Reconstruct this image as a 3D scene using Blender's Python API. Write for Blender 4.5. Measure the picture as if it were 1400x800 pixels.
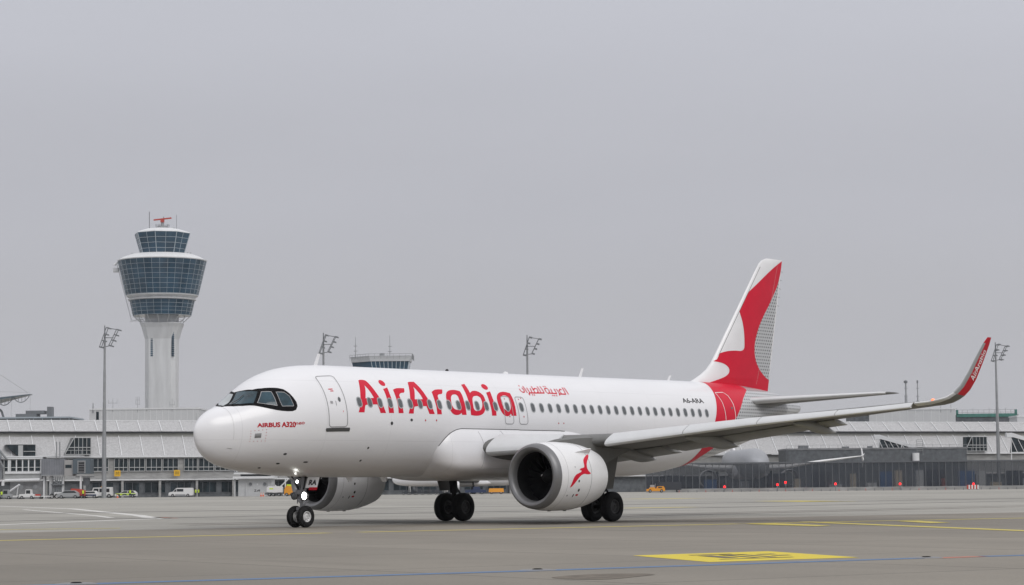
import bpy, bmesh, math, random
from mathutils import Vector, Matrix
from mathutils.geometry import tessellate_polygon
R_ = math.radians
random.seed(7)
for o in list(bpy.data.objects): bpy.data.objects.remove(o)
scene = bpy.context.scene
col = scene.collection

# ------------------------------------------------------------------ camera
# world: X runs aft along the airliner from its nose, -Y is its port side, Z is up
CAM = Vector((-52.942, -57.916, 1.343)); YAW, PITCH, ROLL, FOC = 0.69193, 0.08494, -0.00986, 3130.56
Fw = Vector((math.cos(PITCH)*math.cos(YAW), math.cos(PITCH)*math.sin(YAW), math.sin(PITCH)))
Rt = Fw.cross(Vector((0,0,1))).normalized(); Up = Rt.cross(Fw)
Rt, Up = Rt*math.cos(ROLL)+Up*math.sin(ROLL), Up*math.cos(ROLL)-Rt*math.sin(ROLL)
cd = bpy.data.cameras.new('camera'); cam = bpy.data.objects.new('camera', cd); col.objects.link(cam)
cd.sensor_width = 36.0; cd.lens = FOC/1400*36.0; cd.clip_start = 0.5; cd.clip_end = 9000
M = Matrix((Rt, Up, -Fw)).transposed().to_4x4(); M.translation = CAM
cam.matrix_world = M
scene.camera = cam
cd.dof.use_dof = False

# ------------------------------------------------------------------ sky, sun, exposure
SUN_EL, SUN_AZ = 46.0, 255.0        # overcast: a broad pale sun behind the camera's right shoulder
world = bpy.data.worlds.new('World'); scene.world = world; world.use_nodes = True
wn = world.node_tree; wn.nodes.clear()
wo = wn.nodes.new('ShaderNodeOutputWorld'); bg = wn.nodes.new('ShaderNodeBackground')
sky = wn.nodes.new('ShaderNodeTexSky'); sky.sky_type = 'NISHITA'; sky.sun_disc = False
sky.sun_elevation = R_(SUN_EL); sky.sun_rotation = R_(90-SUN_AZ); sky.air_density = 1.0; sky.dust_density = 4.0
hs = wn.nodes.new('ShaderNodeHueSaturation'); hs.inputs['Saturation'].default_value = 0.12
# cloud deck: brighter towards the zenith, with faint broad bands
tc = wn.nodes.new('ShaderNodeTexCoord'); sx = wn.nodes.new('ShaderNodeSeparateXYZ')
cr = wn.nodes.new('ShaderNodeValToRGB'); cr.color_ramp.interpolation = 'EASE'
e = cr.color_ramp.elements
e[0].position = 0.0; e[0].color = (5.15,5.17,5.45,1)
e[1].position = 1.0; e[1].color = (9.6,9.6,10.0,1)
for p,c in ((0.07,(5.0,5.03,5.38)),(0.13,(5.1,5.17,5.65)),(0.22,(5.7,5.82,6.42)),(0.45,(7.9,7.95,8.35))):
    n = e.new(p); n.color = (*c,1)
nz = wn.nodes.new('ShaderNodeTexNoise'); nz.inputs['Scale'].default_value = 2.2; nz.inputs['Detail'].default_value = 4
mp = wn.nodes.new('ShaderNodeMapping'); mp.inputs['Scale'].default_value = (1,1,4.5)
mr = wn.nodes.new('ShaderNodeMapRange'); mr.inputs[3].default_value = 0.90; mr.inputs[4].default_value = 1.09
mul = wn.nodes.new('ShaderNodeVectorMath'); mul.operation = 'SCALE'
mix = wn.nodes.new('ShaderNodeMix'); mix.data_type = 'RGBA'; mix.inputs['Factor'].default_value = 0.93
L = wn.links.new
L(tc.outputs['Generated'], sx.inputs[0]); L(sx.outputs['Z'], cr.inputs[0])
L(tc.outputs['Generated'], mp.inputs[0]); L(mp.outputs[0], nz.inputs['Vector']); L(nz.outputs['Fac'], mr.inputs[0])
L(cr.outputs[0], mul.inputs[0]); L(mr.outputs[0], mul.inputs['Scale'])
L(sky.outputs[0], hs.inputs['Color']); L(hs.outputs[0], mix.inputs['A']); L(mul.outputs[0], mix.inputs['B'])
L(mix.outputs['Result'], bg.inputs['Color']); bg.inputs['Strength'].default_value = 0.1
L(bg.outputs[0], wo.inputs['Surface'])
sd = bpy.data.lights.new('sun','SUN'); sd.energy = 1.15; sd.angle = R_(35); sd.color = (1,0.97,0.93)
so = bpy.data.objects.new('sun', sd); col.objects.link(so)
sv = Vector((math.cos(R_(SUN_EL))*math.cos(R_(SUN_AZ)), math.cos(R_(SUN_EL))*math.sin(R_(SUN_AZ)), math.sin(R_(SUN_EL))))
so.rotation_euler = sv.to_track_quat('Z','Y').to_euler()
vs = scene.view_settings; vs.view_transform = 'Standard'; vs.look = 'None'; vs.exposure = 0.0; vs.gamma = 1.0; vs.use_curve_mapping = False

# ------------------------------------------------------------------ helpers
def material(name, color, rough=0.5, metal=0.0, coat=0.0, noise=0.0, nscale=3.0, bump=0.0, emit=None, estr=0.0, spec=0.5, stretch=None, streak=0.0):
    m = bpy.data.materials.new(name); m.use_nodes = True; nt = m.node_tree; b = nt.nodes['Principled BSDF']
    b.inputs['Base Color'].default_value = (*color,1); b.inputs['Roughness'].default_value = rough
    b.inputs['Metallic'].default_value = metal; b.inputs['Coat Weight'].default_value = coat; b.inputs['Coat Roughness'].default_value = 0.12
    b.inputs['Specular IOR Level'].default_value = spec
    if emit: b.inputs['Emission Color'].default_value = (*emit,1); b.inputs['Emission Strength'].default_value = estr
    if noise or bump:
        t = nt.nodes.new('ShaderNodeTexCoord'); mpn = nt.nodes.new('ShaderNodeMapping')
        n = nt.nodes.new('ShaderNodeTexNoise'); n.inputs['Scale'].default_value = nscale; n.inputs['Detail'].default_value = 6; n.inputs['Roughness'].default_value = .6
        if stretch: mpn.inputs['Scale'].default_value = stretch
        nt.links.new(t.outputs['Object'], mpn.inputs[0]); nt.links.new(mpn.outputs[0], n.inputs['Vector'])
        if noise:
            r = nt.nodes.new('ShaderNodeMapRange'); r.inputs[1].default_value = .25; r.inputs[2].default_value = .75
            r.inputs[3].default_value = 1-noise; r.inputs[4].default_value = 1+noise
            v = nt.nodes.new('ShaderNodeVectorMath'); v.operation = 'SCALE'; v.inputs[0].default_value = color
            nt.links.new(n.outputs['Fac'], r.inputs[0]); nt.links.new(r.outputs[0], v.inputs['Scale']); nt.links.new(v.outputs[0], b.inputs['Base Color'])
        if bump:
            bp = nt.nodes.new('ShaderNodeBump'); bp.inputs['Strength'].default_value = bump; bp.inputs['Distance'].default_value = .02
            nt.links.new(n.outputs['Fac'], bp.inputs['Height']); nt.links.new(bp.outputs[0], b.inputs['Normal'])
    return m

def link(name, me, mat, parent=None, smooth=False, angle=None):
    o = bpy.data.objects.new(name, me); col.objects.link(o)
    if mat is not None: me.materials.append(mat)
    if smooth:
        for p in me.polygons: p.use_smooth = True
        if angle is not None: me.set_sharp_from_angle(angle=R_(angle))
    if parent is not None: o.parent = parent
    return o

def tag(o, label=None, cat=None, group=None, kind=None):
    if label: o['label'] = label
    if cat: o['category'] = cat
    if group: o['group'] = group
    if kind: o['kind'] = kind
    return o

def empty(name, loc=(0,0,0), rz=0.0, label=None, cat=None, group=None, scale=1.0):
    o = bpy.data.objects.new(name, None); col.objects.link(o); o.location = loc; o.rotation_euler = (0,0,rz)
    o.empty_display_size = .2
    if scale != 1.0: o.scale = (scale,)*3
    return tag(o, label, cat, group)

class MB:
    """collects shapes and links them as ONE mesh"""
    def __init__(s): s.v = []; s.f = []
    def add(s, vs, fs):
        b = len(s.v); s.v += [tuple(p) for p in vs]; s.f += [tuple(b+i for i in f) for f in fs]; return s
    def box(s, x0, x1, y0, y1, z0, z1, taper=0.0, rot=None, at=None):
        t = taper
        vs = [Vector(p) for p in ((x0,y0,z0),(x1,y0,z0),(x1,y1,z0),(x0,y1,z0),(x0+t,y0+t,z1),(x1-t,y0+t,z1),(x1-t,y1-t,z1),(x0+t,y1-t,z1))]
        if rot is not None: vs = [rot @ p for p in vs]
        if at is not None: vs = [p + Vector(at) for p in vs]
        return s.add(vs, ((0,3,2,1),(4,5,6,7),(0,1,5,4),(1,2,6,5),(2,3,7,6),(3,0,4,7)))
    def tube(s, a, b, r, r2=None, n=8, cap=True):
        a = Vector(a); b = Vector(b); d = (b-a).normalized(); r2 = r if r2 is None else r2
        u = d.orthogonal().normalized(); w = d.cross(u)
        vs = [a+(u*math.cos(t)+w*math.sin(t))*r for t in [2*math.pi*i/n for i in range(n)]] + [b+(u*math.cos(t)+w*math.sin(t))*r2 for t in [2*math.pi*i/n for i in range(n)]]
        fs = [(i,(i+1)%n,n+(i+1)%n,n+i) for i in range(n)]
        if cap: fs += [tuple(range(n-1,-1,-1)), tuple(range(n,2*n))]
        return s.add(vs, fs)
    def poly(s, pts, r, n=8):
        for a,b in zip(pts, pts[1:]): s.tube(a,b,r,n=n)
        return s
    def revolve(s, prof, n=48, axis='x', centre=(0,0,0), closed=False):
        cx,cy,cz = centre; vs = []
        for a,r in prof:
            for i in range(n):
                t = 2*math.pi*i/n; c,sn = math.cos(t)*r, math.sin(t)*r
                vs.append({'x':(cx+a,cy+sn,cz+c),'y':(cx+sn,cy+a,cz+c),'z':(cx+c,cy+sn,cz+a)}[axis])
        fs = []; m = len(prof)
        for k in range(m if closed else m-1):
            for i in range(n): fs.append((k*n+i,k*n+(i+1)%n,((k+1)%m)*n+(i+1)%n,((k+1)%m)*n+i))
        return s.add(vs, fs)
    def loft(s, rings, cap0=True, cap1=True, closed=True):
        n = len(rings[0]); vs = [p for r in rings for p in r]; fs = []
        for k in range(len(rings)-1):
            for i in range(n if closed else n-1): fs.append((k*n+i,k*n+(i+1)%n,(k+1)*n+(i+1)%n,(k+1)*n+i))
        if cap0: fs.append(tuple(range(n-1,-1,-1)))
        if cap1: fs.append(tuple(range((len(rings)-1)*n, len(rings)*n)))
        return s.add(vs, fs)
    def prism(s, pts, axis, a, b):
        """extrude a 2-D outline along an axis from a to b"""
        def P(p, t): return {'x':(t,p[0],p[1]),'y':(p[0],t,p[1]),'z':(p[0],p[1],t)}[axis]
        n = len(pts); vs = [P(p,a) for p in pts]+[P(p,b) for p in pts]
        tri = tessellate_polygon([[Vector((p[0],p[1],0)) for p in pts]])
        fs = [(i,(i+1)%n,n+(i+1)%n,n+i) for i in range(n)] + [tuple(t) for t in tri] + [tuple(n+i for i in reversed(t)) for t in tri]
        return s.add(vs, fs)
    def quad(s, *p): return s.add(p, (tuple(range(len(p))),))
    def build(s, name, mat, parent=None, smooth=False, angle=40, bevel=0.0):
        me = bpy.data.meshes.new(name); me.from_pydata(s.v, [], s.f); me.validate()
        bm = bmesh.new(); bm.from_mesh(me); bmesh.ops.recalc_face_normals(bm, faces=bm.faces)
        if bevel: bmesh.ops.bevel(bm, geom=[e for e in bm.edges if e.is_manifold and e.calc_face_angle(0) > .6], offset=bevel, segments=2, affect='EDGES', clamp_overlap=True)
        bm.to_mesh(me); bm.free()
        return link(name, me, mat, parent, smooth, angle if smooth else None)

def decal(name, polys, fn, mat, parent, gx=.12, gy=.12):
    """polys: list of (outline, [holes]) in a surface's own 2-D coordinates; fn maps (a,b) onto the surface"""
    bm = bmesh.new()
    for outer, holes in polys:
        loops = [outer]+[h for h in (holes or [])]
        allp = [p for l in loops for p in l]
        tri = tessellate_polygon([[Vector((p[0],p[1],0)) for p in l] for l in loops])
        vv = [bm.verts.new((p[0],p[1],0)) for p in allp]
        for t in tri:
            try: bm.faces.new([vv[i] for i in t])
            except ValueError: pass
    return _wrap(name, bm, fn, mat, parent, gx, gy)
def _wrap(name, bm, fn, mat, parent, gx, gy):
    xs = [v.co.x for v in bm.verts]; ys = [v.co.y for v in bm.verts]
    for lo,hi,g,no in ((min(xs),max(xs),gx,(1,0,0)),(min(ys),max(ys),gy,(0,1,0))):
        k = lo+g
        while k < hi:
            bmesh.ops.bisect_plane(bm, geom=bm.verts[:]+bm.edges[:]+bm.faces[:], plane_co=(k*no[0],k*no[1],0), plane_no=no); k += g
    for v in bm.verts: v.co = fn(v.co.x, v.co.y)
    me = bpy.data.meshes.new(name); bm.to_mesh(me); bm.free()
    return link(name, me, mat, parent, True)
def text_decal(name, body, size, fn, mat, parent, bold=0.0, width=None, shear=0.0, spacing=1.0, g=.12):
    cu = bpy.data.curves.new(name,'FONT'); cu.body = body; cu.size = size; cu.offset = bold; cu.shear = shear; cu.space_character = spacing; cu.resolution_u = 3
    ob = bpy.data.objects.new(name, cu); col.objects.link(ob); bpy.context.view_layer.update()
    me = bpy.data.meshes.new_from_object(ob.evaluated_get(bpy.context.evaluated_depsgraph_get())); bpy.data.objects.remove(ob); bpy.data.curves.remove(cu)
    bm = bmesh.new(); bm.from_mesh(me); bpy.data.meshes.remove(me)
    xs = [v.co.x for v in bm.verts]
    k = width/(max(xs)-min(xs)) if width else 1.0; x0 = min(xs)
    for v in bm.verts: v.co.x = (v.co.x-x0)*k
    bmesh.ops.triangulate(bm, faces=bm.faces)
    return _wrap(name, bm, fn, mat, parent, g, g)
def ribbon(pts, w):
    """closed outline around an open polyline"""
    a=[];b=[]
    n=len(pts)
    for i,p in enumerate(pts):
        q0=pts[max(0,i-1)];q1=pts[min(n-1,i+1)];dx,dy=q1[0]-q0[0],q1[1]-q0[1];l=math.hypot(dx,dy) or 1
        nx,ny=-dy/l*w/2,dx/l*w/2;a.append((p[0]+nx,p[1]+ny));b.append((p[0]-nx,p[1]-ny))
    return a+b[::-1]
def rrect(cx,cy,w,h,r,n=5):
    o=[]
    for sx_,sy_,a0 in ((1,1,0),(-1,1,90),(-1,-1,180),(1,-1,270)):
        for i in range(n+1):
            t=R_(a0+90*i/n);o.append((cx+sx_*(w/2-r)+r*math.cos(t),cy+sy_*(h/2-r)+r*math.sin(t)))
    return o
def chaikin(pts, k=1):
    for _ in range(k):
        o=[];n=len(pts)
        for i in range(n):
            p,q=pts[i],pts[(i+1)%n];o+= [(p[0]*.8+q[0]*.2,p[1]*.8+q[1]*.2),(p[0]*.2+q[0]*.8,p[1]*.2+q[1]*.8)]
        pts=o
    return pts
def copy_tree(o, parent=None, **kw):
    c = o.copy(); col.objects.link(c)
    if parent is not None: c.parent = parent
    for ch in o.children: copy_tree(ch, c)
    return c
def ground_at(u, D):
    """ground point seen at image column u, D metres along the view"""
    Fh = Vector((math.cos(YAW), math.sin(YAW), 0)); Rh = Vector((math.sin(YAW), -math.cos(YAW), 0))
    return Vector((CAM.x, CAM.y, 0)) + Fh*D + Rh*((u-700)/FOC*D)
def height(u, v, D): return CAM.z + (673.8-0.00986*u - v)*D/FOC
FACE = YAW-math.pi/2      # local +X runs to the right of the picture, +Y away from the camera
# ------------------------------------------------------------------ materials
def fuselage_material(name, color, dots=False):
    """gloss paint with faint frame/stringer seams and painted belly shade; dots: the printed dot pattern of the tail"""
    m = bpy.data.materials.new(name); m.use_nodes = True; nt = m.node_tree; b = nt.nodes['Principled BSDF']; N = nt.nodes.new; K = nt.links.new
    b.inputs['Roughness'].default_value = .28; b.inputs['Coat Weight'].default_value = .25; b.inputs['Coat Roughness'].default_value = .1
    t = N('ShaderNodeTexCoord'); s = N('ShaderNodeSeparateXYZ'); K(t.outputs['Object'], s.inputs[0])
    def math_(op, a, b_=None, c=None):
        n = N('ShaderNodeMath'); n.operation = op
        for i,x in enumerate((a,b_,c)):
            if x is None: continue
            if isinstance(x,(int,float)): n.inputs[i].default_value = x
            else: K(x, n.inputs[i])
        return n.outputs[0]
    nz = N('ShaderNodeTexNoise'); nz.inputs['Scale'].default_value = 1.3; nz.inputs['Detail'].default_value = 7
    mpn = N('ShaderNodeMapping'); mpn.inputs['Scale'].default_value = (.25,1,1.4); K(t.outputs['Object'], mpn.inputs[0]); K(mpn.outputs[0], nz.inputs['Vector'])
    colv = N('ShaderNodeVectorMath'); colv.operation = 'SCALE'; colv.inputs[0].default_value = color
    var = math_('MULTIPLY_ADD', nz.outputs['Fac'], .10, .95)
    if not dots:
        # frame joints: thin darker lines every 2.13 m
        fx = math_('FRACT', math_('DIVIDE', math_('ADD', s.outputs['X'], .55), 3.2))
        line = math_('LESS_THAN', fx, .004)
        zz = math_('ABSOLUTE', math_('SUBTRACT', s.outputs['Z'], 3.05)); l2 = math_('LESS_THAN', zz, .006)
        z3 = math_('ABSOLUTE', math_('SUBTRACT', s.outputs['Z'], 5.15)); l3 = math_('LESS_THAN', z3, .005)
        seam = math_('MULTIPLY', math_('MAXIMUM', math_('MAXIMUM', line, l2), l3), .15)
        var = math_('SUBTRACT', var, seam)
        K(var, colv.inputs['Scale'])
        # belly shade put into the colour: browner and darker below the wing line
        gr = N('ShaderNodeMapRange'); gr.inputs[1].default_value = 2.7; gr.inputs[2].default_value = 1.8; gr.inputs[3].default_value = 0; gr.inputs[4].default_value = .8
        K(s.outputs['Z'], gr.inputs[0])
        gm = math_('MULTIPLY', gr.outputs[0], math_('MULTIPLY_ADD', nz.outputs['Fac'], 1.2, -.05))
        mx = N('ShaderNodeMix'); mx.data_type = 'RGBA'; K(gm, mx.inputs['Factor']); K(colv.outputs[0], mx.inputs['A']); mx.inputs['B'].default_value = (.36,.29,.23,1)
        K(mx.outputs['Result'], b.inputs['Base Color'])
        bp = N('ShaderNodeBump'); bp.inputs['Strength'].default_value = .06; bp.inputs['Distance'].default_value = .05; K(nz.outputs['Fac'], bp.inputs['Height']); K(bp.outputs[0], b.inputs['Normal'])
    else:
        P = .20
        zr = math_('DIVIDE', s.outputs['Z'], P*.74); row = math_('FLOOR', zr)
        off = math_('MULTIPLY', math_('FRACT', math_('MULTIPLY', row, .5)), 1.0)
        ux = math_('SUBTRACT', math_('FRACT', math_('ADD', math_('DIVIDE', s.outputs['X'], P), off)), .5)
        uz = math_('SUBTRACT', math_('FRACT', zr), .5)
        d = math_('SQRT', math_('ADD', math_('MULTIPLY', ux, ux), math_('MULTIPLY', uz, uz)))
        dot = math_('LESS_THAN', d, .27)
        mx = N('ShaderNodeMix'); mx.data_type = 'RGBA'; K(dot, mx.inputs['Factor']); K(var, colv.inputs['Scale']); K(colv.outputs[0], mx.inputs['A']); mx.inputs['B'].default_value = (.11,.115,.12,1)
        K(mx.outputs['Result'], b.inputs['Base Color'])
    return m
WHITE = fuselage_material('white_paint', (.78,.78,.80))
DOTS = fuselage_material('dotted_grey_paint', (.50,.51,.52), True)
WHITE2 = material('white_cowl_paint', (.78,.78,.79), .3, coat=.2, noise=.05, nscale=1.5)
RED = material('red_paint', (.62,.006,.032), .42, noise=.06, nscale=2, spec=.25)
RED2 = material('dark_red_paint', (.46,.004,.016), .42, spec=.25)
WINGGREY = material('wing_grey_paint', (.27,.275,.275), .45, noise=.12, nscale=1.2, stretch=(.6,2,1))  # darkened for under-wing contrast; some shade sits in the colour
WINGSHADE = material('wing_underside_paint', (.13,.13,.125), .5, noise=.2, nscale=1.1, stretch=(.5,2.2,1))  # darker than the real grey: underside shade put into the colour
SLATW = material('slat_paint', (.60,.61,.62), .32, noise=.05, nscale=2)
BARE = material('bare_aluminium', (.20,.20,.205), .42, metal=.45, noise=.06, nscale=4)
STEEL = material('gear_steel', (.22,.22,.23), .45, metal=.3, noise=.15, nscale=6)
GREASE = material('dark_gear_parts', (.018,.018,.019), .7, spec=.2, noise=.3, nscale=8)
RUBBER = material('tyre_rubber', (.012,.012,.013), .75, noise=.25, nscale=9, spec=.3)
RIM = material('wheel_rim_paint', (.62,.62,.62), .4, noise=.1, nscale=10)
RIMD = material('dark_wheel_rim', (.07,.07,.07), .6)  # darker tone for the main wheel rims
BLACK = material('gloss_black', (.005,.005,.006), .6, spec=.1)
INSIDE = material('intake_lining', (.014,.014,.015), .7, spec=.15)
FANM = material('fan_blade_metal', (.014,.014,.016), .5, metal=.3, spec=.2)
HOT = material('exhaust_metal', (.16,.145,.13), .45, metal=.8)
PANE = material('cabin_window_pane', (.10,.108,.115), .3)
FRAME = material('cabin_window_frame', (.36,.38,.39), .4)
GLASS = material('cockpit_glass', (.02,.05,.068), .08, noise=.6, nscale=2.2, spec=.45)
GLASSF = material('pale_reflection_glass', (.38,.41,.42), .08, spec=.8)  # pale base colour stands for a reflection on the starboard windscreen
LINE = material('panel_outline_grey', (.33,.33,.34), .5)
SEAMP = material('faint_seam', (.52,.52,.52), .4)
DARKL = material('panel_gap_dark', (.06,.06,.06), .6)
BLK = material('black_marking', (.02,.02,.022), .5)
WMARK = material('white_marking', (.78,.78,.78), .4)
LAMPON = material('lit_landing_light', (1,1,1), .3, emit=(1,1,.93), estr=16)
LAMPON2 = material('lit_taxi_light', (1,1,1), .3, emit=(1,1,.95), estr=9)
BEACON = material('lit_wing_tip_light', (1,.2,.1), .3, emit=(1,.22,.08), estr=1.6)

# ------------------------------------------------------------------ airliner
JET = empty('airliner', (5.07,0,0), 0, 'white twin-engine airliner with red lettering and red tail taxiing in the foreground', 'airliner')
OFF = Vector((-5.07,0,0))
def P_(x,y,z): return (x-5.07,y,z)
# x, top z, bottom z, half width, centre z (widest)
FT=[
(0.000,3.300,3.300,0.000,3.300),
(0.030,3.453,3.091,0.069,3.300),
(0.100,3.588,2.905,0.146,3.300),
(0.250,3.754,2.698,0.292,3.310),
(0.500,3.948,2.481,0.502,3.330),
(0.800,4.106,2.309,0.687,3.360),
(1.200,4.231,2.167,0.903,3.400),
(1.600,4.362,2.070,1.095,3.450),
(2.000,4.656,2.009,1.270,3.500),
(2.400,4.973,1.956,1.428,3.540),
(2.900,5.266,1.907,1.570,3.600),
(3.400,5.461,1.870,1.698,3.650),
(4.000,5.620,1.833,1.809,3.700),
(5.000,5.751,1.793,1.903,3.760),
(6.000,5.793,1.776,1.946,3.780),
(8.000,5.801,1.766,1.960,3.790),
(12.000,5.810,1.763,1.972,3.800),
(20.000,5.840,1.760,1.982,3.820),
(24.000,5.862,1.761,1.993,3.840),
(26.000,5.873,1.899,1.993,3.900),
(28.000,5.886,2.191,1.939,4.030),
(30.000,5.882,2.580,1.813,4.200),
(32.000,5.828,3.031,1.566,4.420),
(34.000,5.703,3.530,1.192,4.660),
(36.000,5.451,4.110,0.736,4.830),
(37.200,5.216,4.500,0.387,4.860),
(37.570,5.120,4.640,0.250,4.880),
]
def _pchip(xs,ys):
    n=len(xs);h=[xs[i+1]-xs[i] for i in range(n-1)];d=[(ys[i+1]-ys[i])/h[i] for i in range(n-1)]
    m=[0.0]*n
    for i in range(1,n-1):
        if d[i-1]*d[i]>0:
            w1=2*h[i]+h[i-1];w2=h[i]+2*h[i-1];m[i]=(w1+w2)/(w1/d[i-1]+w2/d[i])
    m[0]=d[0];m[-1]=d[-1]
    return m
_xs=[r[0] for r in FT]
_sx=[math.sqrt(x) for x in _xs]     # parametrise the nose by sqrt(x): a round tip
_cols=[[r[k] for r in FT] for k in (1,2,3,4)]
_ms=[_pchip(_sx,c) for c in _cols]
def fus(x):
    s=math.sqrt(max(0,min(37.57,x)));i=0
    while i<len(_sx)-2 and s>_sx[i+1]: i+=1
    h=_sx[i+1]-_sx[i];t=(s-_sx[i])/h;o=[]
    for c,m in zip(_cols,_ms):
        o.append((2*t**3-3*t*t+1)*c[i]+(t**3-2*t*t+t)*h*m[i]+(-2*t**3+3*t*t)*c[i+1]+(t**3-t*t)*h*m[i+1])
    return o
def dip(x):
    """the windscreen hollow is deepest on the centreline and fades down the sides"""
    return .26*math.exp(-((x-1.62)/.5)**2)
def fpoint(x,a):
    """point on the skin; a = angle from straight up towards port (-Y)"""
    zt,zb,w,zc=fus(x);c=math.cos(a)
    if c>=0:
        d=dip(x);return (x,-w*math.sin(a),zc+c*(zt+d-zc)-d*c**4)
    return (x,-w*math.sin(a),zc+c*(zc-zb))
def fside(x,z):
    """port-side y of the skin at height z"""
    zt,zb,w,zc=fus(x);k=(z-zc)/((zt-zc) if z>=zc else (zc-zb));k=max(-1,min(1,k))
    return -w*math.sqrt(1-k*k)

def fpt(x, a, off=0.0):
    p = Vector(fpoint(x,a)); 
    if off:
        zt,zb,w,zc = fus(x); c = math.cos(a); h = (zt-zc) if c>=0 else (zc-zb)
        n = Vector((0,-math.sin(a)*h, c*w)).normalized() if w>1e-4 else Vector((-1,0,0))
        dx = .02; q = Vector(fpoint(min(37.5,x+dx),a))-Vector(fpoint(max(0.0,x-dx),a)); n = (n - q.normalized()*n.dot(q.normalized())).normalized()
        p = p+n*off
    p.x -= 5.07
    return p
def fmap(off): return lambda x,a: fpt(x,a,off)
m = MB(); NA = 96; rings = []
xs_ = [37.57*0+((i/26)**2)*1.4 for i in range(1,27)] + [1.4+i*.1 for i in range(1,40)]
x = xs_[-1]
while x < 37.3: x += .28; xs_.append(min(x,37.57))
xs_ = sorted(set(round(v,4) for v in xs_)); 
if xs_[-1] < 37.57: xs_.append(37.57)
for x in xs_: rings.append([P_(*fpoint(x,2*math.pi*i/NA)) for i in range(NA)])
m.loft(rings, False, False)
tipi = len(m.v); m.v.append(P_(0,0,3.3)); m.f += [(tipi,(i+1)%NA,i) for i in range(NA)]
body = m.build('fuselage', WHITE, JET, True, 60)
m = MB(); m.revolve([(-.02,.245),(.10,.20),(-.25,.17),(-.26,0.001)], 24, 'x', P_(37.57,0,4.88)); m.build('exhaust_outlet', HOT, JET, True)

# belly fairing round the wing root
def fairing_ring(x, n=64):
    # x from 9.75 to 21.6
    t0 = max(0,min(1,(x-10.25)/1.5)); t1 = max(0,min(1,(21.6-x)/4.5)); k = max(0,1-(1-t0)**2.6)**(1/2.2)*math.sqrt(max(0,1-(1-t1)**2.2))
    hw = 1.25+.95*k; zt_ = 2.45+1.85*k; zb_ = 2.25-.63*k; zc_ = 2.35; o = []
    zt_ = max(zt_, zc_+.05)
    for i in range(n):
        a = 2*math.pi*i/n; c,s = math.cos(a), math.sin(a); e_ = 2/2.7
        yy = -hw*math.copysign(abs(s)**e_, s); h = (zt_-zc_) if c>=0 else (zc_-zb_)
        zz = zc_+h*math.copysign(abs(c)**e_, c); o.append(P_(x+.55*max(0,min(1,(2.9-zz)/1.2))**1.3*max(0,1-(x-10.25)/3.5)**2,yy,zz))
    return o
def fair_y(x, z):
    t0 = max(0,min(1,(x-10.25)/1.5)); t1 = max(0,min(1,(21.6-x)/4.5)); k = max(0,1-(1-t0)**2.6)**(1/2.2)*math.sqrt(max(0,1-(1-t1)**2.2))
    hw = 1.25+.95*k; zt_ = max(2.4,2.45+1.85*k); zb_ = 2.25-.63*k; q = (z-2.35)/((zt_-2.35) if z>=2.35 else (2.35-zb_))
    return -hw*max(0,1-abs(q)**2.7)**(1/2.7) if abs(q)<1 else 0
m = MB(); m.loft([fairing_ring(10.275+11.3*(i/70)**1.9) for i in range(71)]); fair = m.build('belly_fairing', WHITE, JET, True, 50)

# cabin windows
winx = [6.173+.533*i for i in range(15)]+[14.33,15.18]+[15.88+.5327*i for i in range(23)]
def arc(x, z):
    zt,zb,w,zc = fus(x); k = (z-zc)/((zt-zc) if z>=zc else (zc-zb)); return math.acos(max(-1,min(1,k)))
for i,x in enumerate(winx):
    a0 = arc(x,4.42); k = 1/1.98
    def mk(w,h,r): return [(px,a0+(py)*k) for px,py in rrect(x,0,w,h,r,4)]
    W = decal('window', [(mk(.27,.40,.13),[mk(.20,.33,.098)])], fmap(.007), FRAME, JET, .2,.06)
    decal('pane', [(mk(.196,.326,.096),[])], fmap(.0075), PANE, W, .2,.06)
# doors: outline, sill, porthole, handle
def outline(x0,x1,a0,a1,r,w=.045):
    cx,cy = (x0+x1)/2,(a0+a1)/2*1.98; W,H = x1-x0,(a1-a0)*1.98
    f = lambda L_: [(p[0],p[1]/1.98) for p in L_]
    return f(rrect(cx,cy,W,H,r,6)), f(rrect(cx,cy,W-2*w,H-2*w,r-w,6))
# forward passenger door
o_,i_ = outline(4.60,5.50,.655,1.70,.14,.035)
D1 = decal('passenger_door', [(o_,[i_])], fmap(.008), LINE, JET)
decal('door_sill', [([(4.50,1.708),(5.60,1.708),(5.62,1.735),(5.60,1.775),(4.52,1.775),(4.47,1.735)],[])], fmap(.012), DARKL, D1)
decal('door_window', [(chaikin([(5.21+.065*math.cos(t),1.2+.05*math.sin(t)) for t in [i*.7854 for i in range(8)]]),[])], fmap(.009), PANE, D1)
decal('door_handle', [(rrect(5.02,1.27,.03,.09,.01),[]),(rrect(4.82,1.25,.12,.05,.01),[])], fmap(.009), LINE, D1)
decal('door_marking', [(rrect(4.97,.99,.20,.018,.005),[]),(rrect(5.0,1.03,.14,.018,.005),[]),(rrect(5.3,1.42,.02,.03,.005),[])], fmap(.009), RED, D1)
# overwing exits
for x0,x1 in ((14.08,14.62),(14.93,15.47)):
    o_,i_ = outline(x0,x1,1.04,1.60,.13,.028)
    D2 = decal('overwing_exit', [(o_,[i_])], fmap(.009), LINE, JET)
    decal('exit_marking', [(rrect((x0+x1)/2-.05,1.10,.05,.022,.008),[]),(rrect((x0+x1)/2+.03,1.45,.05,.03,.008),[])], fmap(.0095), RED2, D2)

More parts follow.
